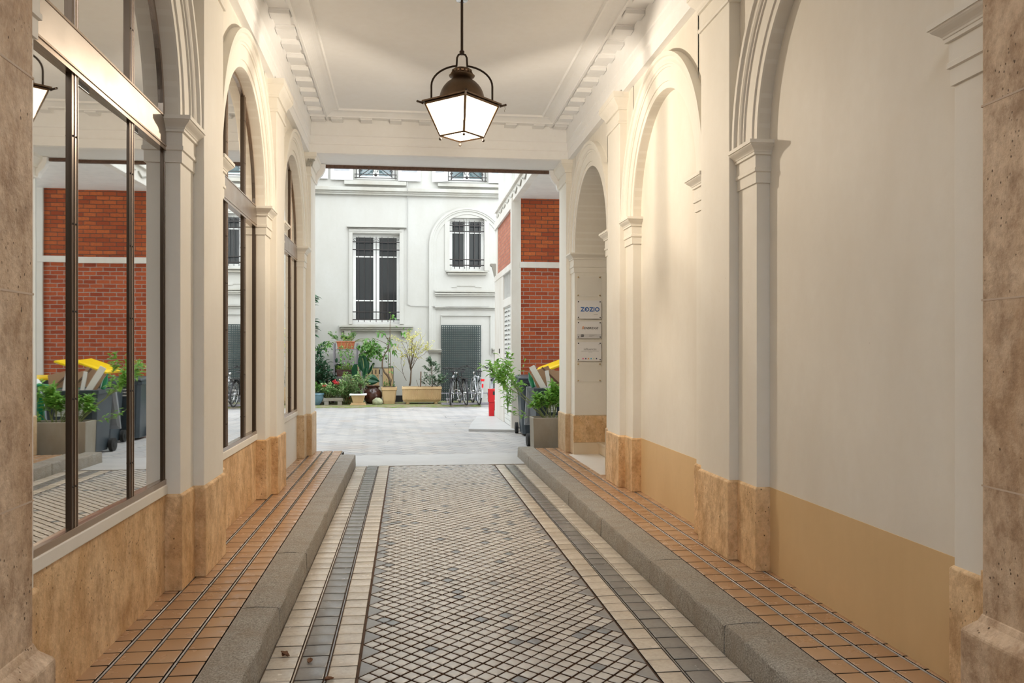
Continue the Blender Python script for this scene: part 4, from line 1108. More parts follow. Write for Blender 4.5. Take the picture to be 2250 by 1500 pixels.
for (px, py) in ((713, 849), (734, 838), (740, 842), (738, 843), (775, 836)):
    fl = MB(); cpt = aty(px, py, 23.6) - Vector((gx(728, 23.7), 23.7, .22))
    for k in range(16): leaf(fl, cpt + Vector((U(r, -.05, .05), U(r, -.03, .03), U(r, -.03, .03))), (U(r, -1, 1), U(r, -1, 1), U(r, -.2, 1)), .045, .045, .1)
    fl.build('red_flower_head', M['flower'], e, fix=False)
r = random.Random(18); p = Plant('leafy_bush', 'light green bushy plant between the stone trough and the square white-rimmed pot', 'plant', (gx(764, 23.8), 23.8, .05), 'l_var', 'bark_g')
for k in range(34): p.branch((U(r, -.12, .12), U(r, -.1, .1), 0), (U(r, -.55, .55), U(r, -.6, .4), 1), U(r, .3, .5), .008, 1, r, .45, .12, .05, 5)
p.done()
for (px, py, l) in ((748, 850, 'red plastic pot half hidden behind the red flowers'), (766, 880, 'red pot on the moss left of the square white-rimmed pot')):
    pt = aty(px, py, 24.0); o = MB()
    o.lathe([(0, 0), (.09, 0), (.12, .15), (.135, .15), (.135, .18), (.11, .18), (.1, .13), (0, .13)], seg=18)
    o = o.build('red_pot', simple('red_plastic_%d' % px, (.55, .05, .03), .4), smooth=40); o.location = (pt.x, 24.0, max(.045, pt.z - .1)); tag(o, l, 'plant pot')
# square pot with white rim on bricks
xc = gx(787, 23.5)
mb = MB(); mb.box(-.21, .21, -.15, .15, 0, .035); mb.box(-.19, .19, -.13, .13, .035, .075); o = mb.build('brick_base', M['clay'], bevel=.006); o.location = (xc, 23.5, .03); tag(o, 'flat sandy slabs under the square white-rimmed pot', 'slab')
e = empty('square_pot', (xc, 23.5, .106), label='square sandy pot with a broad white rim on flat slabs', cat='plant pot')
mb = MB(); mb.loft([[(-.13, -.11, 0), (.13, -.11, 0), (.13, .11, 0), (-.13, .11, 0)], [(-.19, -.16, .22), (.19, -.16, .22), (.19, .16, .22), (-.19, .16, .22)]]); mb.build('pot_body', M['clay'], e, bevel=.01)
mb = MB(); mb.box(-.225, .225, -.19, -.14, .20, .245); mb.box(-.225, .225, .14, .19, .20, .245); mb.box(-.225, -.17, -.19, .19, .20, .245); mb.box(.17, .225, -.19, .19, .20, .245); mb.build('rim', M['paper'], e, bevel=.01)
mb = MB(); mb.box(-.18, .18, -.15, .15, .19, .225); mb.build('soil', M['soil'], e)
r = random.Random(19); p = Plant('potted_bonsai', 'variegated shrub with a pruned brown stem in the square white-rimmed pot', 'plant', (xc, 23.5, .33), 'l_var')
p.st.tube([(.02, 0, -.02), (.03, 0, .35), (.0, 0, .75)], [.028, .024, .022], 8); p.st.tube([(.06, 0, -.02), (.08, 0, .3), (.05, 0, .62)], .018, 6)
for k in range(26): p.branch((U(r, -.1, .14), U(r, -.08, .08), U(r, 0, .3)), (U(r, -1, 1.2), U(r, -.8, .5), .7), U(r, .15, .34), .005, 1, r, .6, .07, .035, 7)
p.done()
# elephant ears
p = Plant('elephant_ear', 'tall plant with huge dark veined arrow-shaped leaves beside the metal rack', 'plant', (gx(806, 24.2), 24.2, .05), 'l_ear', 'bark_g')
def bigleaf(mb, c, dirx, L, w, tilt):
    n = 10; rows = []
    for i in range(n+1):
        t = i/n; ww = w*(math.sin(math.pi*min(1, .12 + t*.9))**.8)*(1 - .25*t); y_ = math.sin(t*2.5)*.05
        rows.append([(-ww, y_ + .03, -L*t), (-ww*.5, y_ - .01, -L*t), (0, y_ + .02, -L*t), (ww*.5, y_ - .01, -L*t), (ww, y_ + .03, -L*t)])
    b = len(mb.v); mb.loft(rows, cap=False, closed=False); mb.xf(Matrix.Translation(c) @ Matrix.Rotation(dirx, 4, 'Y') @ Matrix.Rotation(tilt, 4, 'X'), b)
x_ = gx(806, 24.2); ZB = .05
q = aty(795, 781, 24.1); bigleaf(p.lf, (q.x - x_, -.1, q.z - ZB), R(-12), .62, .17, R(8))
q = aty(783, 800, 24.1); bigleaf(p.lf, (q.x - x_, -.05, q.z - ZB), R(5), .55, .14, R(8))
q = aty(806, 832, 23.9); bigleaf(p.lf, (q.x - x_, -.3, q.z - ZB), R(-78), .38, .17, R(15))
q = aty(787, 820, 23.9); bigleaf(p.lf, (q.x - x_, -.3, q.z - ZB), R(8), .3, .10, R(10))
q = aty(822, 797, 24.1); bigleaf(p.lf, (q.x - x_, -.1, q.z - ZB), R(28), .42, .045, R(5))
q = aty(803, 808, 24.0); bigleaf(p.lf, (q.x - x_, -.2, q.z - ZB), R(12), .35, .07, R(8))
for (px, py) in ((797, 786), (785, 802), (812, 832), (790, 822), (820, 800), (803, 810)):
    q = aty(px, py, 24.1); p.st.tube([(0, 0, 0), ((q.x-x_)*.5, -.03, (q.z-ZB)*.6), (q.x-x_, -.1, q.z-ZB)], .010, 6)
e = p.done('big_leaves')
# brown glazed jar
xc = gx(819, 24.05)
e = empty('glazed_jar', (xc, 24.05, .045), label='big round brown glazed jar between the pots on the moss', cat='jar')
mb = MB(); mb.lathe([(0, 0), (.14, 0), (.20, .05), (.25, .14), (.265, .22), (.25, .31), (.20, .38), (.165, .41), (.165, .45), (.20, .47), (.21, .49), (.17, .50), (.14, .46), (.13, .40), (0, .38)], seg=36); mb.build('jar_body', M['glaze'], e, smooth=50)
for sg in (-1, 1):
    mb = MB(); mb.tube([(sg*.10 - .1, -.17, .43), (sg*.10 - .11, -.235, .41), (sg*.10 - .11, -.25, .36), (sg*.10 - .1, -.225, .32)], .016, 8); mb.build('lug_handle', M['glaze'], e, smooth=True)
# stone
mb = MB(); mb.sphere((0, 0, .10), .13, 14, (1.1, .9, .85)); rr = random.Random(4); mb.v = [(x + rr.uniform(-.012, .012), y + rr.uniform(-.012, .012), z + rr.uniform(-.012, .012)) for x, y, z in mb.v]
o = mb.build('mossy_rock', simple('mossy_rock_surface', (.40, .41, .26), .9, vary=.4, scale=12, bump=.8), smooth=True); o.location = (gx(829, 23.6), 23.6, .015); tag(o, 'pale mossy rock in front of the brown glazed jar', 'rock')
# tall clay pot with magnolia
xc = gx(855, 23.9); pz = .04
e = empty('tall_pot', (xc, 23.9, pz), label='tall square tapering sandy clay pot holding the bare-stemmed tree', cat='plant pot')
def octo(h, ch): return [(-h, -h + ch), (-h + ch, -h), (h - ch, -h), (h, -h + ch), (h, h - ch), (h - ch, h), (-h + ch, h), (-h, h - ch)]
mb = MB(); mb.loft([[(x, y, z) for x, y in octo(hh, .03)] for hh, z in ((.155, 0), (.175, .10), (.205, .38), (.215, .40), (.22, .47))]); mb.build('pot_body', M['clay'], e, bevel=.004)
mb = MB(); mb.loft([[(x, y, z) for x, y in octo(hh, .03)] for hh, z in ((.215, .40), (.218, .385), (.222, .39), (.222, .402))]); mb.build('collar', M['clay'], e)
mb = MB(); mb.box(-.18, .18, -.18, .18, .465, .475); mb.build('soil', M['soil'], e)
r = random.Random(21); p = Plant('magnolia_tree', 'small magnolia with crooked bare stems and large leaves in the tall clay pot', 'tree', (xc, 23.9, pz + .47), 'l_mid')
def rel(px, py, Y=23.9): q = aty(px, py, Y); return (q.x - xc, Y - 23.9, q.z - pz - .47)
trunk = [rel(857, 847), rel(856, 833), rel(853, 826), rel(845, 818), rel(840, 806), rel(840, 793), rel(845, 778), rel(852, 768), rel(853, 756), rel(852, 742)]
p.st.tube(trunk, [.035, .034, .032, .024, .02, .018, .016, .014, .012, .009], 8)
p.st.tube([rel(857, 847), rel(862, 830), rel(858, 800), rel(857, 760), rel(857, 715), rel(858, 690)], [.012, .011, .010, .010, .009, .006], 6)
p.st.tube([rel(854, 826), rel(853, 800), rel(854, 770), rel(856, 740)], .009, 6)
p.st.tube([rel(853, 758), rel(843, 752), rel(830, 746), rel(818, 742)], [.01, .008, .006, .004], 6)
p.st.tube([rel(852, 745), rel(845, 735), rel(835, 729), rel(828, 728)], [.01, .008, .006, .004], 6)
p.st.tube([rel(853, 760), rel(845, 766), rel(832, 768), rel(822, 766)], [.008, .007, .005, .004], 6)
for (px, py, n, sp) in ((832, 730, 11, 5), (842, 733, 8, 5), (812, 744, 8, 5), (822, 750, 8, 6), (805, 748, 7, 4), (830, 766, 9, 6), (845, 764, 6, 5), (852, 750, 10, 6), (862, 745, 8, 6), (860, 768, 8, 6), (868, 772, 7, 5), (888, 730, 14, 8), (900, 722, 6, 5), (861, 690, 5, 4), (866, 698, 4, 3), (866, 752, 8, 5), (864, 718, 4, 4), (858, 815, 4, 3)):
    for k in range(int(n*.6)):
        c_ = rel(px + U(r, -sp, sp), py + U(r, -sp*.7, sp*.7), 23.9 + U(r, -.15, .15)); leaf(p.lf, c_, (U(r, -1, 1), U(r, -1, .5), U(r, -.9, .4)), U(r, .10, .17), U(r, .05, .08), .3)
p.done()
r = random.Random(22); p = Plant('pot_undergrowth', 'small sprigs around the foot of the magnolia in the tall clay pot', 'plant', (xc, 23.9, pz + .47), 'l_mid', 'bark_g')
for k in range(14): p.branch((U(r, -.16, .16), U(r, -.15, .1), 0), (U(r, -.5, .5), U(r, -.6, .3), 1), U(r, .08, .2), .003, 0, r, .6, .05, .035, 7)
p.done()
# long ribbed planter
x0, x1 = gx(883, 23.8), gx(970, 23.8); xm = (x0+x1)/2; w = (x1-x0)
e = empty('ribbed_planter', (xm, 23.8, .03), label='long ribbed sandy clay trough on small feet, in front of the facade', cat='plant pot')
mb = MB(); n = 42; h0, h1 = .09, .47
def rib(hw, hd, amp, z):
    pts = []
    for i in range(2*n): pts.append((-hw + 2*hw*i/(2*n-1), -hd - (amp if i % 2 else 0), z))
    for i in range(2*n): pts.append((hw - 2*hw*i/(2*n-1), hd + (amp if i % 2 else 0), z))
    return pts
mb.loft([rib(w/2 - .08, .16, 0, h0 - .02), rib(w/2 - .035, .185, .0, h0 + .02), rib(w/2 - .02, .20, .012, h0 + .05), rib(w/2 - .01, .21, .012, h1 - .05), rib(w/2 - .01, .215, 0, h1 - .04)])
mb.build('trough_body', M['clay'], e)
mb = MB()
for a in ((-w/2, w/2, -.235, -.20), (-w/2, w/2, .20, .235), (-w/2, -w/2 + .035, -.22, .22), (w/2 - .035, w/2, -.22, .22)): mb.box(*a, h1 - .045, h1 + .02)
mb.build('rim', M['clay'], e, bevel=.008)
mb = MB(); mb.box(-w/2 + .02, w/2 - .02, -.21, .21, h1 - .05, h1 - .03); mb.build('soil', M['soil'], e)
for sx in (-1, 1):
    for sy in (-1, 1):
        mb = MB(); mb.lathe([(0, 0), (.045, 0), (.055, .03), (.06, .09), (0, .09)], (sx*(w/2 - .16), sy*.1, 0), 10); mb.build('foot', M['clay'], e)
r = random.Random(23); xt = gx(901, 23.8); zt0 = .03 + h1 - .03
p = Plant('yellow_maple', 'slender little tree with yellowing leaves in the ribbed trough', 'tree', (xt, 23.8, zt0), 'l_yel')
def rl(px, py, dy=0): q = aty(px, py, 23.8 + dy); return Vector((q.x - xt, dy, q.z - zt0))
p.st.tube([rl(900, 847), rl(902, 838), rl(903, 820), rl(904, 806)], [.026, .022, .02, .018], 7)
for tgt in ((885, 762), (880, 745), (893, 750), (905, 745), (915, 748), (925, 770), (932, 778), (912, 772), (898, 765), (888, 775), (908, 738), (920, 755)):
    a = rl(903, 812 + U(r, -8, 6)); b = rl(*tgt, U(r, -.25, .25)); m = a.lerp(b, .45) + Vector((0, 0, .12)); p.st.tube([a, m, b], [.010, .007, .003], 5)
    for k in range(3): p.branch(a.lerp(b, U(r, .55, 1)), (U(r, -1, 1), U(r, -.7, .7), U(r, -.1, .8)), U(r, .18, .36), .003, 1, r, .8, .048, .032, 7, kids=3)
p.branch(rl(893, 836), (-.7, -.2, .9), .5, .008, 2, r, .6, .045, .03, 3); p.branch(rl(905, 800), (.2, -.2, .9), .6, .006, 2, r, .6, .045, .03, 4)
p.done()
r = random.Random(24); xh = gx(950, 23.8)
p = Plant('holly_bush', 'small dense silvery green holly bush at the right end of the ribbed trough', 'shrub', (xh, 23.8, zt0), 'l_holly')
for k in range(34):
    zz_ = U(r, 0, .75); p.branch((U(r, -.04, .04) - zz_*.05, U(r, -.04, .04), zz_), (U(r, -1, 1), U(r, -1, .6), .5), .22*(1.05 - zz_) + .05, .004, 1, r, .6, .05, .035, 8)
for k in range(16): p.branch((.16 + U(r, -.05, .05), U(r, -.05, .05), U(r, 0, .25)), (U(r, -1, 1), U(r, -1, .6), .6), .17, .004, 1, r, .6, .05, .035, 8)
p.st.tube([(0, 0, -.02), (-.03, 0, .8)], .012, 6); p.done()
mb = MB(); q = rel(925, 847); o = MB(); o.tube([(0, 0, 0), (.012, 0, .48)], .016, 8); o = o.build('wooden_stake', M['stake']); o.location = (gx(924, 23.8), 23.8, zt0 - .01); tag(o, 'plain brown wooden stake upright in the ribbed trough', 'stake')
o = MB(); o.tube([(0, 0, 0), (-.04, 0, .12), (-.08, 0, .25)], .006, 6); o = o.build('dry_twig', M['bark']); o.location = (gx(921, 23.8), 23.75, zt0 - .01); tag(o, 'thin dry twig beside the wooden stake', 'twig')
mb = MB(); mb.box(-.12, .12, -.03, .03, 0, .18); o = mb.build('dark_vent_box', M['black']); o.location = (gx(876, 24.4), 24.5, .06); tag(o, 'dark low box on the moss between the tall pot and the ribbed trough', 'box')

# ------------------------------------------------------------------ bicycles
def wheel(r=.335):
    e = MB(); n = 28
    tyre = MB(); tyre.tube([(r*math.cos(2*math.pi*k/n), 0, r*math.sin(2*math.pi*k/n)) for k in range(n)], .019, 7, closed=True)
    rim = MB(); rim.tube([((r-.03)*math.cos(2*math.pi*k/n), 0, (r-.03)*math.sin(2*math.pi*k/n)) for k in range(n)], .010, 5, closed=True)
    for k in range(16):
        a = 2*math.pi*k/16; rim.tube([(0, .02*(-1)**k, 0), ((r-.03)*math.cos(a), 0, (r-.03)*math.sin(a))], .0016, 4)
    rim.cyl((0, -.035, 0), (0, .035, 0), .018, 10)
    return tyre, rim
def bicycle(loc, rz, lean, label, fcol='silver', guard='black', straight=True, rear=None, white=False):
    e = empty('bicycle', loc, rz, label=label, cat='bicycle', group='bicycles in the courtyard rack'); e.rotation_euler = (lean, 0, rz)
    wb = 1.06; r_ = .335
    for x in (0, wb):
        ty, rm = wheel(r_); 
        for m_ in (ty, rm): m_.xf(Matrix.Translation((x, 0, r_ + .019)))
        w_ = rm.build('wheel', M['chrome'], e, smooth=True); ty.build('tyre', M['rubber'], w_, smooth=True)
    z0 = r_ + .019; bb = (.44, 0, .29); seat = (.30, 0, .80); head = (.90, 0, .80); headb = (.935, 0, .68)
    mb = MB(); mb.tube([bb, seat], .016); mb.tube([bb, headb], .019); mb.tube([(seat[0]+.02, 0, .74), head], .016); mb.tube([head, headb], .020)
    for sy in (-1, 1): mb.tube([bb, (0, sy*.06, z0)], .009); mb.tube([(.31, 0, .76), (0, sy*.06, z0)], .008)
    mb.build('frame', M[fcol], e, smooth=True)
    mb = MB()
    for sy in (-1, 1): mb.tube([headb, (.96, sy*.055, .60), (wb, sy*.055, z0)], .011)
    mb.build('fork', M[fcol], e, smooth=True)
    mb = MB(); mb.tube([head, (.87, 0, .96)], .013); mb.tube([(.87, 0, .96), (.95, 0, .98)], .014)
    if straight: bar = [(.93, -.32, .98), (.95, -.2, .985), (.955, 0, .98), (.95, .2, .985), (.93, .32, .98)]
    else: bar = [(.76, -.30, 1.02), (.85, -.28, 1.05), (.95, -.14, 1.02), (.955, 0, .98), (.95, .14, 1.02), (.85, .28, 1.05), (.76, .30, 1.02)]
    mb.tube(bar, .0115); hbar = mb.build('handlebar', M['iron'], e, smooth=True)
    for sy in (0, -1):
        a, b = (Vector(bar[0]), Vector(bar[1])) if sy == 0 else (Vector(bar[-1]), Vector(bar[-2]))
        mb = MB(); mb.tube([a, a.lerp(b, .75)], .017); mb.tube([a.lerp(b, .8), a.lerp(b, .5) + Vector((.06, 0, -.03)), a + Vector((.05, 0, -.02))], .006); mb.build('grip', M['black'], hbar, smooth=True)
    mb = MB(); mb.tube([seat, (.275, 0, .90)], .012)
    rings = []
    for x, w_, h_ in ((.14, .07, .93), (.17, .085, .94), (.24, .07, .935), (.32, .035, .93), (.40, .02, .925), (.42, .008, .92)):
        rings.append([(x, w_*math.cos(2*math.pi*k/10), h_ - .012 + .022*math.sin(2*math.pi*k/10)) for k in range(10)])
    mb.loft(rings); mb.build('saddle', M['black'], e, smooth=50)
    mb = MB(); mb.cyl((bb[0], -.06, bb[2]), (bb[0], .06, bb[2]), .02); mb.lathe([(.06, -.003), (.09, -.003), (.09, .003), (.06, .003)], seg=20)
    b0 = len(mb.v) - 80
    mb.xf(Matrix.Translation((bb[0], .05, bb[2])) @ Matrix.Rotation(R(90), 4, 'X'), b0)
    mb.tube([(bb[0], .07, bb[2]), (bb[0]+.09, .075, bb[2]-.14)], .009); mb.box(bb[0]+.05, bb[0]+.14, .075, .16, bb[2]-.155, bb[2]-.13)
    mb.tube([(bb[0], -.07, bb[2]), (bb[0]-.09, -.075, bb[2]+.14)], .009); mb.box(bb[0]-.14, bb[0]-.05, -.16, -.075, bb[2]+.13, bb[2]+.155)
    mb.build('crankset', M['chrome'], e)
    for x, a0, a1 in ((0, 20, 200), (wb, -10, 130)):
        mb = MB(); n = 12; rows = []
        for i in range(n+1):
            a = R(a0 + (a1-a0)*i/n); q = r_ + .045
            rows.append([(x + q*math.cos(a), -.028, z0 + q*math.sin(a)), (x + (q+.012)*math.cos(a), 0, z0 + (q+.012)*math.sin(a)), (x + q*math.cos(a), .028, z0 + q*math.sin(a))])
        mb.loft(rows, cap=False, closed=False); mb.build('mudguard', M[guard], e, smooth=True)
    mb = MB(); mb.box(-.40, .12, -.06, .06, .745, .757); mb.tube([(-.38, .05, .745), (-.02, .06, z0)], .005, 5); mb.tube([(-.38, -.05, .745), (-.02, -.06, z0)], .005, 5); mb.build('luggage_rack', M['silver' if rear else 'iron'], e)
    mb = MB(); mb.box(-.42, -.395, -.05 if rear else -.03, .05 if rear else .03, .67, .73); mb.build('rear_light', M['red' if rear else 'black'], e, bevel=.006)
    if rear:
        mb = MB(); mb.box(-.43, -.40, -.028, .028, .45, .66); mb.build('rear_guard_plate', M['silver'], e); mb = MB(); mb.box(-.438, -.428, -.022, .022, .50, .60); mb.build('reflector', M['red'], e)
    mb = MB(); mb.sphere((1.03, 0, .86), .04, 10); mb.build('headlamp', M['chrome'], e, smooth=True)
    return e
bz = .035
bicycle((gx(990, 22.9), 22.95, bz), R(84), R(3), 'bicycle at the left end of the rack with a straight black handlebar', 'silver', 'black', True)
bicycle((gx(1025, 22.9), 22.9, bz), R(96), R(-6), 'second bicycle from the left, dark frame and upswept handlebar', 'iron', 'black', False)
bicycle((gx(1053, 22.9), 22.95, bz), R(95), R(2), 'grey city bicycle with the red rear light and white mudguard plate', 'silver', 'silver', False, rear=True)
bicycle((gx(1078, 23.2), 23.2, bz), R(80), R(5), 'rightmost bicycle, dark with mudguards, partly behind the red box', 'iron', 'lid_gr', True)
e = empty('bicycle_rack', (gx(1030, 23.3), 23.35, .04), label='low galvanised bicycle rack under the bicycles', cat='rack')
mb = MB()
for y in (-.22, .22): mb.tube([(-.75, y, .02), (.75, y, .02)], .018)
for z in (.30,): mb.tube([(-.75, .22, z), (.75, .22, z)], .014)
mb.build('base_rail', M['metal_g'], e)
for i in range(4):
    mb = MB(); x = -.60 + .38*i; mb.tube([(x, -.22, .02), (x, -.18, .18), (x, .22, .3)], .010, 6); mb.tube([(x + .06, -.22, .02), (x + .06, -.18, .18), (x + .06, .22, .3)], .010, 6); mb.build('wheel_holder', M['metal_g'], e)

# red box on the ground, glass jar, debris
q0 = atz(1083, 914); xc, yc = q0.x, q0.y
e = empty('red_ash_bin', (xc, yc, .0), label='bright red metal wall bin standing by the white corner post', cat='bin')
mb = MB(); mb.box(-.095, .10, -.08, .08, 0, .33); mb.build('lower_box', M['red'], e, bevel=.006)
mb = MB(); mb.box(-.11, .10, -.10, .09, .33, .635); mb.build('upper_box', M['red'], e, bevel=.006)
mb = MB(); mb.box(-.01, .04, -.104, -.098, .50, .58); mb.box(.03, .045, -.084, -.078, .13, .27); mb.box(.03, .1, -.084, -.078, .255, .27); mb.build('slot', M['black'], e)
mb = MB(); mb.box(.03, .09, -.104, -.099, .35, .385); mb.build('label', M['paper'], e)
e = empty('glass_jar', (atz(1092, 916).x, atz(1092, 916).y, 0), label='small glass jar on the ground right of the red box', cat='jar')
mb = MB(); mb.lathe([(0, 0), (.06, 0), (.065, .02), (.065, .14), (.045, .17), (.045, .19), (.055, .19), (.055, .20), (0, .20)], seg=16); mb.build('jar_body', NT('jar_glass').set((.35, .42, .38), .1, 0, .8), e, smooth=40)

# ------------------------------------------------------------------ wheelie bins under the overhang
def wheelie(loc, rz, body, lid, label, w=.54, d=.62, h=.98, lid_ang=0, sticker=False, group='wheeled bins under the overhang', wheels_front=False):
    e = empty('wheeled_bin', loc, rz, label=label, cat='bin', group=group)
    mb = MB(); a, b = .80, 1.0; z0 = .03
    def rr_(k, z, dy=0):
        x, y = w/2*k, d/2*k; c_ = .05; return [(-x, -y + c_, z), (-x + c_, -y, z), (x - c_, -y, z), (x, -y + c_, z), (x, y - c_ , z), (x - c_, y, z), (-x + c_, y, z), (-x, y - c_, z)]
    mb.loft([rr_(.80, z0), rr_(.83, .14), rr_(.97, h - .09)]); mb.build('bin_body', M[body], e, bevel=.006)
    mb = MB(); mb.loft([rr_(1.03, h - .10), rr_(1.06, h - .095), rr_(1.06, h - .045), rr_(1.02, h - .04)]); mb.build('rim', M[body], e)
    for sx in (-1, 1):
        mb = MB(); mb.cyl((sx*(w/2 - .03), d/2*.78, .10), (sx*(w/2 + .025), d/2*.78, .10), .10, 20); mb.cyl((sx*(w/2 + .02), d/2*.78, .10), (sx*(w/2 + .03), d/2*.78, .10), .045, 12); mb.build('wheel', M['rubber'], e, smooth=40)
    mb = MB(); mb.cyl((-w/2, d/2*.78, .10), (w/2, d/2*.78, .10), .012); mb.build('axle', M['silver'], e)
    mb = MB(); mb.tube([(-w/2 + .04, d/2, h - .07), (-w/2 + .04, d/2 + .08, h - .05), (w/2 - .04, d/2 + .08, h - .05), (w/2 - .04, d/2, h - .07)], .015); mb.build('handle', M[body], e)
    mb = MB(); b0 = 0
    mb.loft([[(-w/2*1.06, -d*1.06, 0), (w/2*1.06, -d*1.06, 0), (w/2*1.06, 0, 0), (-w/2*1.06, 0, 0)], [(-w/2*1.06, -d*1.06, .03), (w/2*1.06, -d*1.06, .03), (w/2*1.06, 0, .05), (-w/2*1.06, 0, .05)], [(-w/2*.9, -d*.95, .05), (w/2*.9, -d*.95, .05), (w/2*.9, -.05, .075), (-w/2*.9, -.05, .075)]])
    mb.xf(Matrix.Translation((0, d/2*1.05, h - .04)) @ Matrix.Rotation(lid_ang, 4, 'X')); mb.build('lid', M[lid], e, bevel=.008)
    mb = MB(); rr = random.Random(3)
    for row in range(3):
        x = -.12
        while x < .10:
            l_ = rr.uniform(.012, .03); mb.box(x, x + l_, -d/2*.93 - .012 + .0*row, -d/2*.93 - .006, h - .19 - .05*row, h - .165 - .05*row); x += l_ + .008
        if row == 1: continue
    mb.build('white_markings', M['paper'], e)
    return e
wheelie((2.20, 13.10, 0), R(3), 'bin', 'lid_gr', 'dark bin with a white notice on its front, propped open and overfull', lid_ang=R(-252))
wheelie((2.29, 15.15, 0), R(-2), 'bin', 'bin', 'dark closed bin against the brick wall next to the white corner post', w=.60, d=.72, h=1.04)
wheelie((2.93, 13.62, 0), R(0), 'bin_g', 'bin_g', 'bright green bin behind the concrete planter', lid_ang=R(-8), h=.93)
wheelie((3.34, 14.45, 0), R(0), 'bin', 'lid_y', 'dark bin with a closed flat yellow lid by the brick wall', w=.62, d=.72, h=1.08)
eb = wheelie((2.48, 14.40, 0), R(0), 'bin', 'lid_y', 'dark bin with a tilted yellow lid by the brick wall', w=.52, d=.62, h=1.08)
for ch in eb.children:
    if ch.name.startswith('lid'): ch.location = (.42, 0, .26); ch.rotation_euler = (0, R(-20), 0)

mb = MB(); mb.box(-.07, .07, -.002, .002, -.10, .10); o = mb.build('paper_notice', M['paper']); o.location = (2.21, 12.788, .67); o.rotation_euler = (R(-8), 0, R(3)); tag(o, 'white paper notice stuck to the front of the overfull dark bin', 'notice')
mb2 = MB()
for i in range(5): mb2.box(-.05, .03 - .02*(i % 2), -.004, -.0022, .05 - .03*i, .054 - .03*i)
mb2.build('notice_print', M['ink_g'], o)
# rubbish sticking out of the open bin
rr = random.Random(8)
def junk(name, mat, c, sx, sy, sz, rx, ry, rz, lab):
    mb = MB(); mb.box(-sx, sx, -sy, sy, -sz, sz); o = mb.build(name, M[mat], bevel=.002); o.location = c; o.rotation_euler = (R(rx), R(ry), R(rz)); tag(o, lab, 'rubbish', 'rubbish in the open bin')
junk('white_board', 'shutter', (2.01, 12.91, 1.09), .045, .008, .21, -10, -28, 0, 'narrow white board leaning out of the open bin to the left')
junk('white_plank', 'shutter', (2.16, 12.87, 1.06), .03, .008, .15, -5, -8, 10, 'short white board standing upright in the open bin')
junk('cardboard_sheet', 'card', (2.10, 13.00, 1.10), .16, .006, .14, -20, -20, 12, 'brown cardboard sheet in the open bin')
junk('cardboard_flap', 'card', (2.32, 13.05, 1.08), .15, .006, .13, -30, 15, -8, 'smaller brown cardboard flap at the right of the open bin')
junk('wood_strip', 'stake', (2.22, 12.97, 1.12), .012, .012, .20, 10, -48, 0, 'thin dark wooden strip slanting across the open bin')
mb = MB(); mb.lathe([(0, 0), (.035, 0), (.04, .02), (.04, .14), (.015, .20), (.014, .24), (0, .24)], seg=14); o = mb.build('green_bottle', NT('green_bottle_glass').set((.02, .28, .13), .08, 0, .8), smooth=40); o.location = (1.96, 13.05, 0.95); o.rotation_euler = (R(8), R(-20), 0); tag(o, 'green plastic bottle poking out of the open bin', 'bottle', 'rubbish in the open bin')
mb = MB(); mb.sphere((0, 0, .08), .16, 14, (1.3, 1, .55)); rr = random.Random(2); mb.v = [(x + rr.uniform(-.015, .015), y + rr.uniform(-.015, .015), z + rr.uniform(-.02, .02)) for x, y, z in mb.v]
o = mb.build('white_bag', M['paper'], smooth=True); o.location = (2.95, 13.5, .93); tag(o, 'crumpled white plastic bag on top of the green bin', 'bag')
mb = MB(); mb.sphere((0, 0, .03), .04, 10, (1.2, 1, .8)); o = mb.build('red_wrapper', M['red'], smooth=True); o.location = (2.98, 13.42, 1.06); tag(o, 'small red wrapper on the white bag of the green bin', 'wrapper')

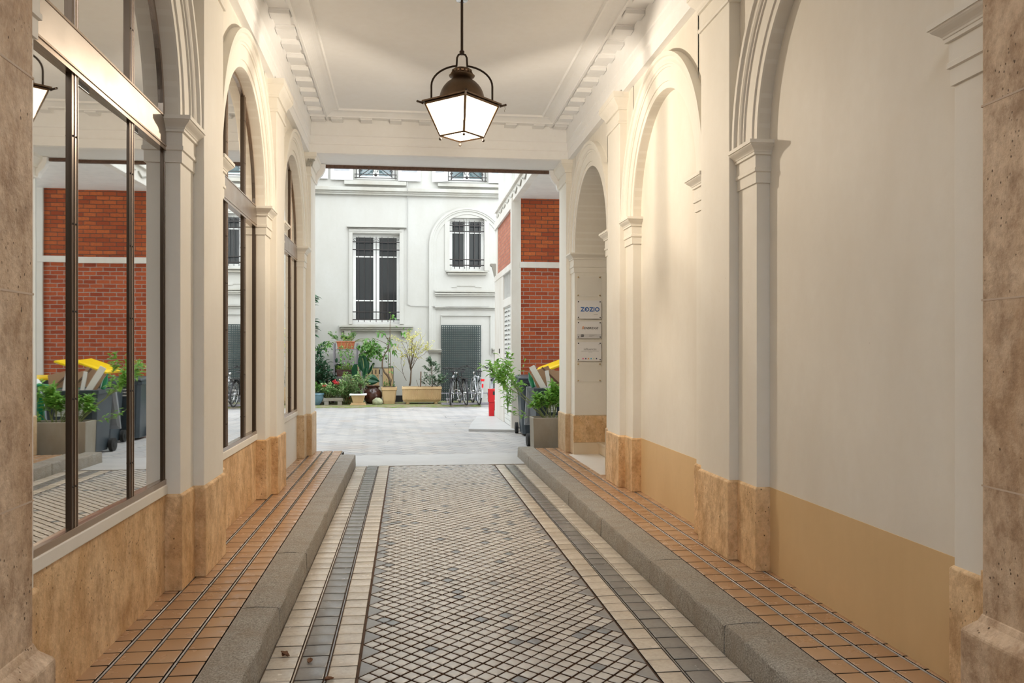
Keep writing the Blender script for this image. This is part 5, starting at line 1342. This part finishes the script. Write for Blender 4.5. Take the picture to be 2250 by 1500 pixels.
# concrete planter with its shrub
e = empty('concrete_planter', (0, 0, 0), label='weathered square concrete planter at the end of the right pavement', cat='plant pot')
C4 = [(1.80, 12.02), (2.44, 12.08), (2.42, 12.50), (1.80, 12.40)]; cx0 = sum(p[0] for p in C4)/4; cy0 = sum(p[1] for p in C4)/4
def sc4(k, z): return [(cx0 + (x-cx0)*k, cy0 + (y-cy0)*k, z) for x, y in C4]
mb = MB(); mb.loft([sc4(.96, .08), sc4(1, .545), sc4(.90, .545), sc4(.88, .48)]); mb.build('planter_body', M['planter_c'], e, bevel=.008)
for (x, y) in C4:
    mb = MB(); X_ = cx0 + (x-cx0)*.8; Y_ = cy0 + (y-cy0)*.8; mb.box(X_ - .04, X_ + .04, Y_ - .04, Y_ + .04, 0, .085); mb.build('foot', M['planter_c'], e)
mb = MB(); mb.loft([sc4(.9, .47), sc4(.9, .50)]); mb.build('soil', M['soil'], e)
r = random.Random(31)
p = Plant('choisya_shrub', 'bright green many-stemmed shrub growing in the concrete planter', 'shrub', (2.08, 12.37, .49), 'l_bright', 'bark_g')
for k in range(10): p.branch((U(r, -.05, .12), U(r, -.05, .08), 0), (U(r, -.8, .55), U(r, -.1, .35), 1), U(r, .22, .35), .009, 2, r, .6, .085, .045, 7, kids=3, start=.5)
p.branch((-.05, 0, 0), (-.75, .1, .8), .68, .009, 2, r, .5, .10, .045, 9, kids=4, start=.6); p.branch((-.05, 0, 0), (-.45, .1, 1.1), .62, .009, 2, r, .45, .095, .042, 9, kids=4, start=.6)
p.branch((0, 0, .0), (-1.1, 0, .15), .5, .006, 1, r, .5, .07, .03, 8, kids=3, start=.7)
p.branch((.12, -.08, .0), (.3, -.2, .3), .2, .006, 1, r, .5, .07, .03, 8, kids=3, start=.4)
p.done()
r = random.Random(32); q0 = atz(1129, 932)
p = Plant('climbing_sprig', 'thin green sprig climbing the white corner post above the bin wheel', 'plant', (1.86, 15.62, .35), 'l_bright', 'bark_g')
for k in range(3): p.branch((0, 0, 0), (U(r, -.15, .1), U(r, -.15, .1), 1), U(r, .4, .75), .006, 1, r, .5, .09, .04, 9, kids=5, start=.1)
p.done()
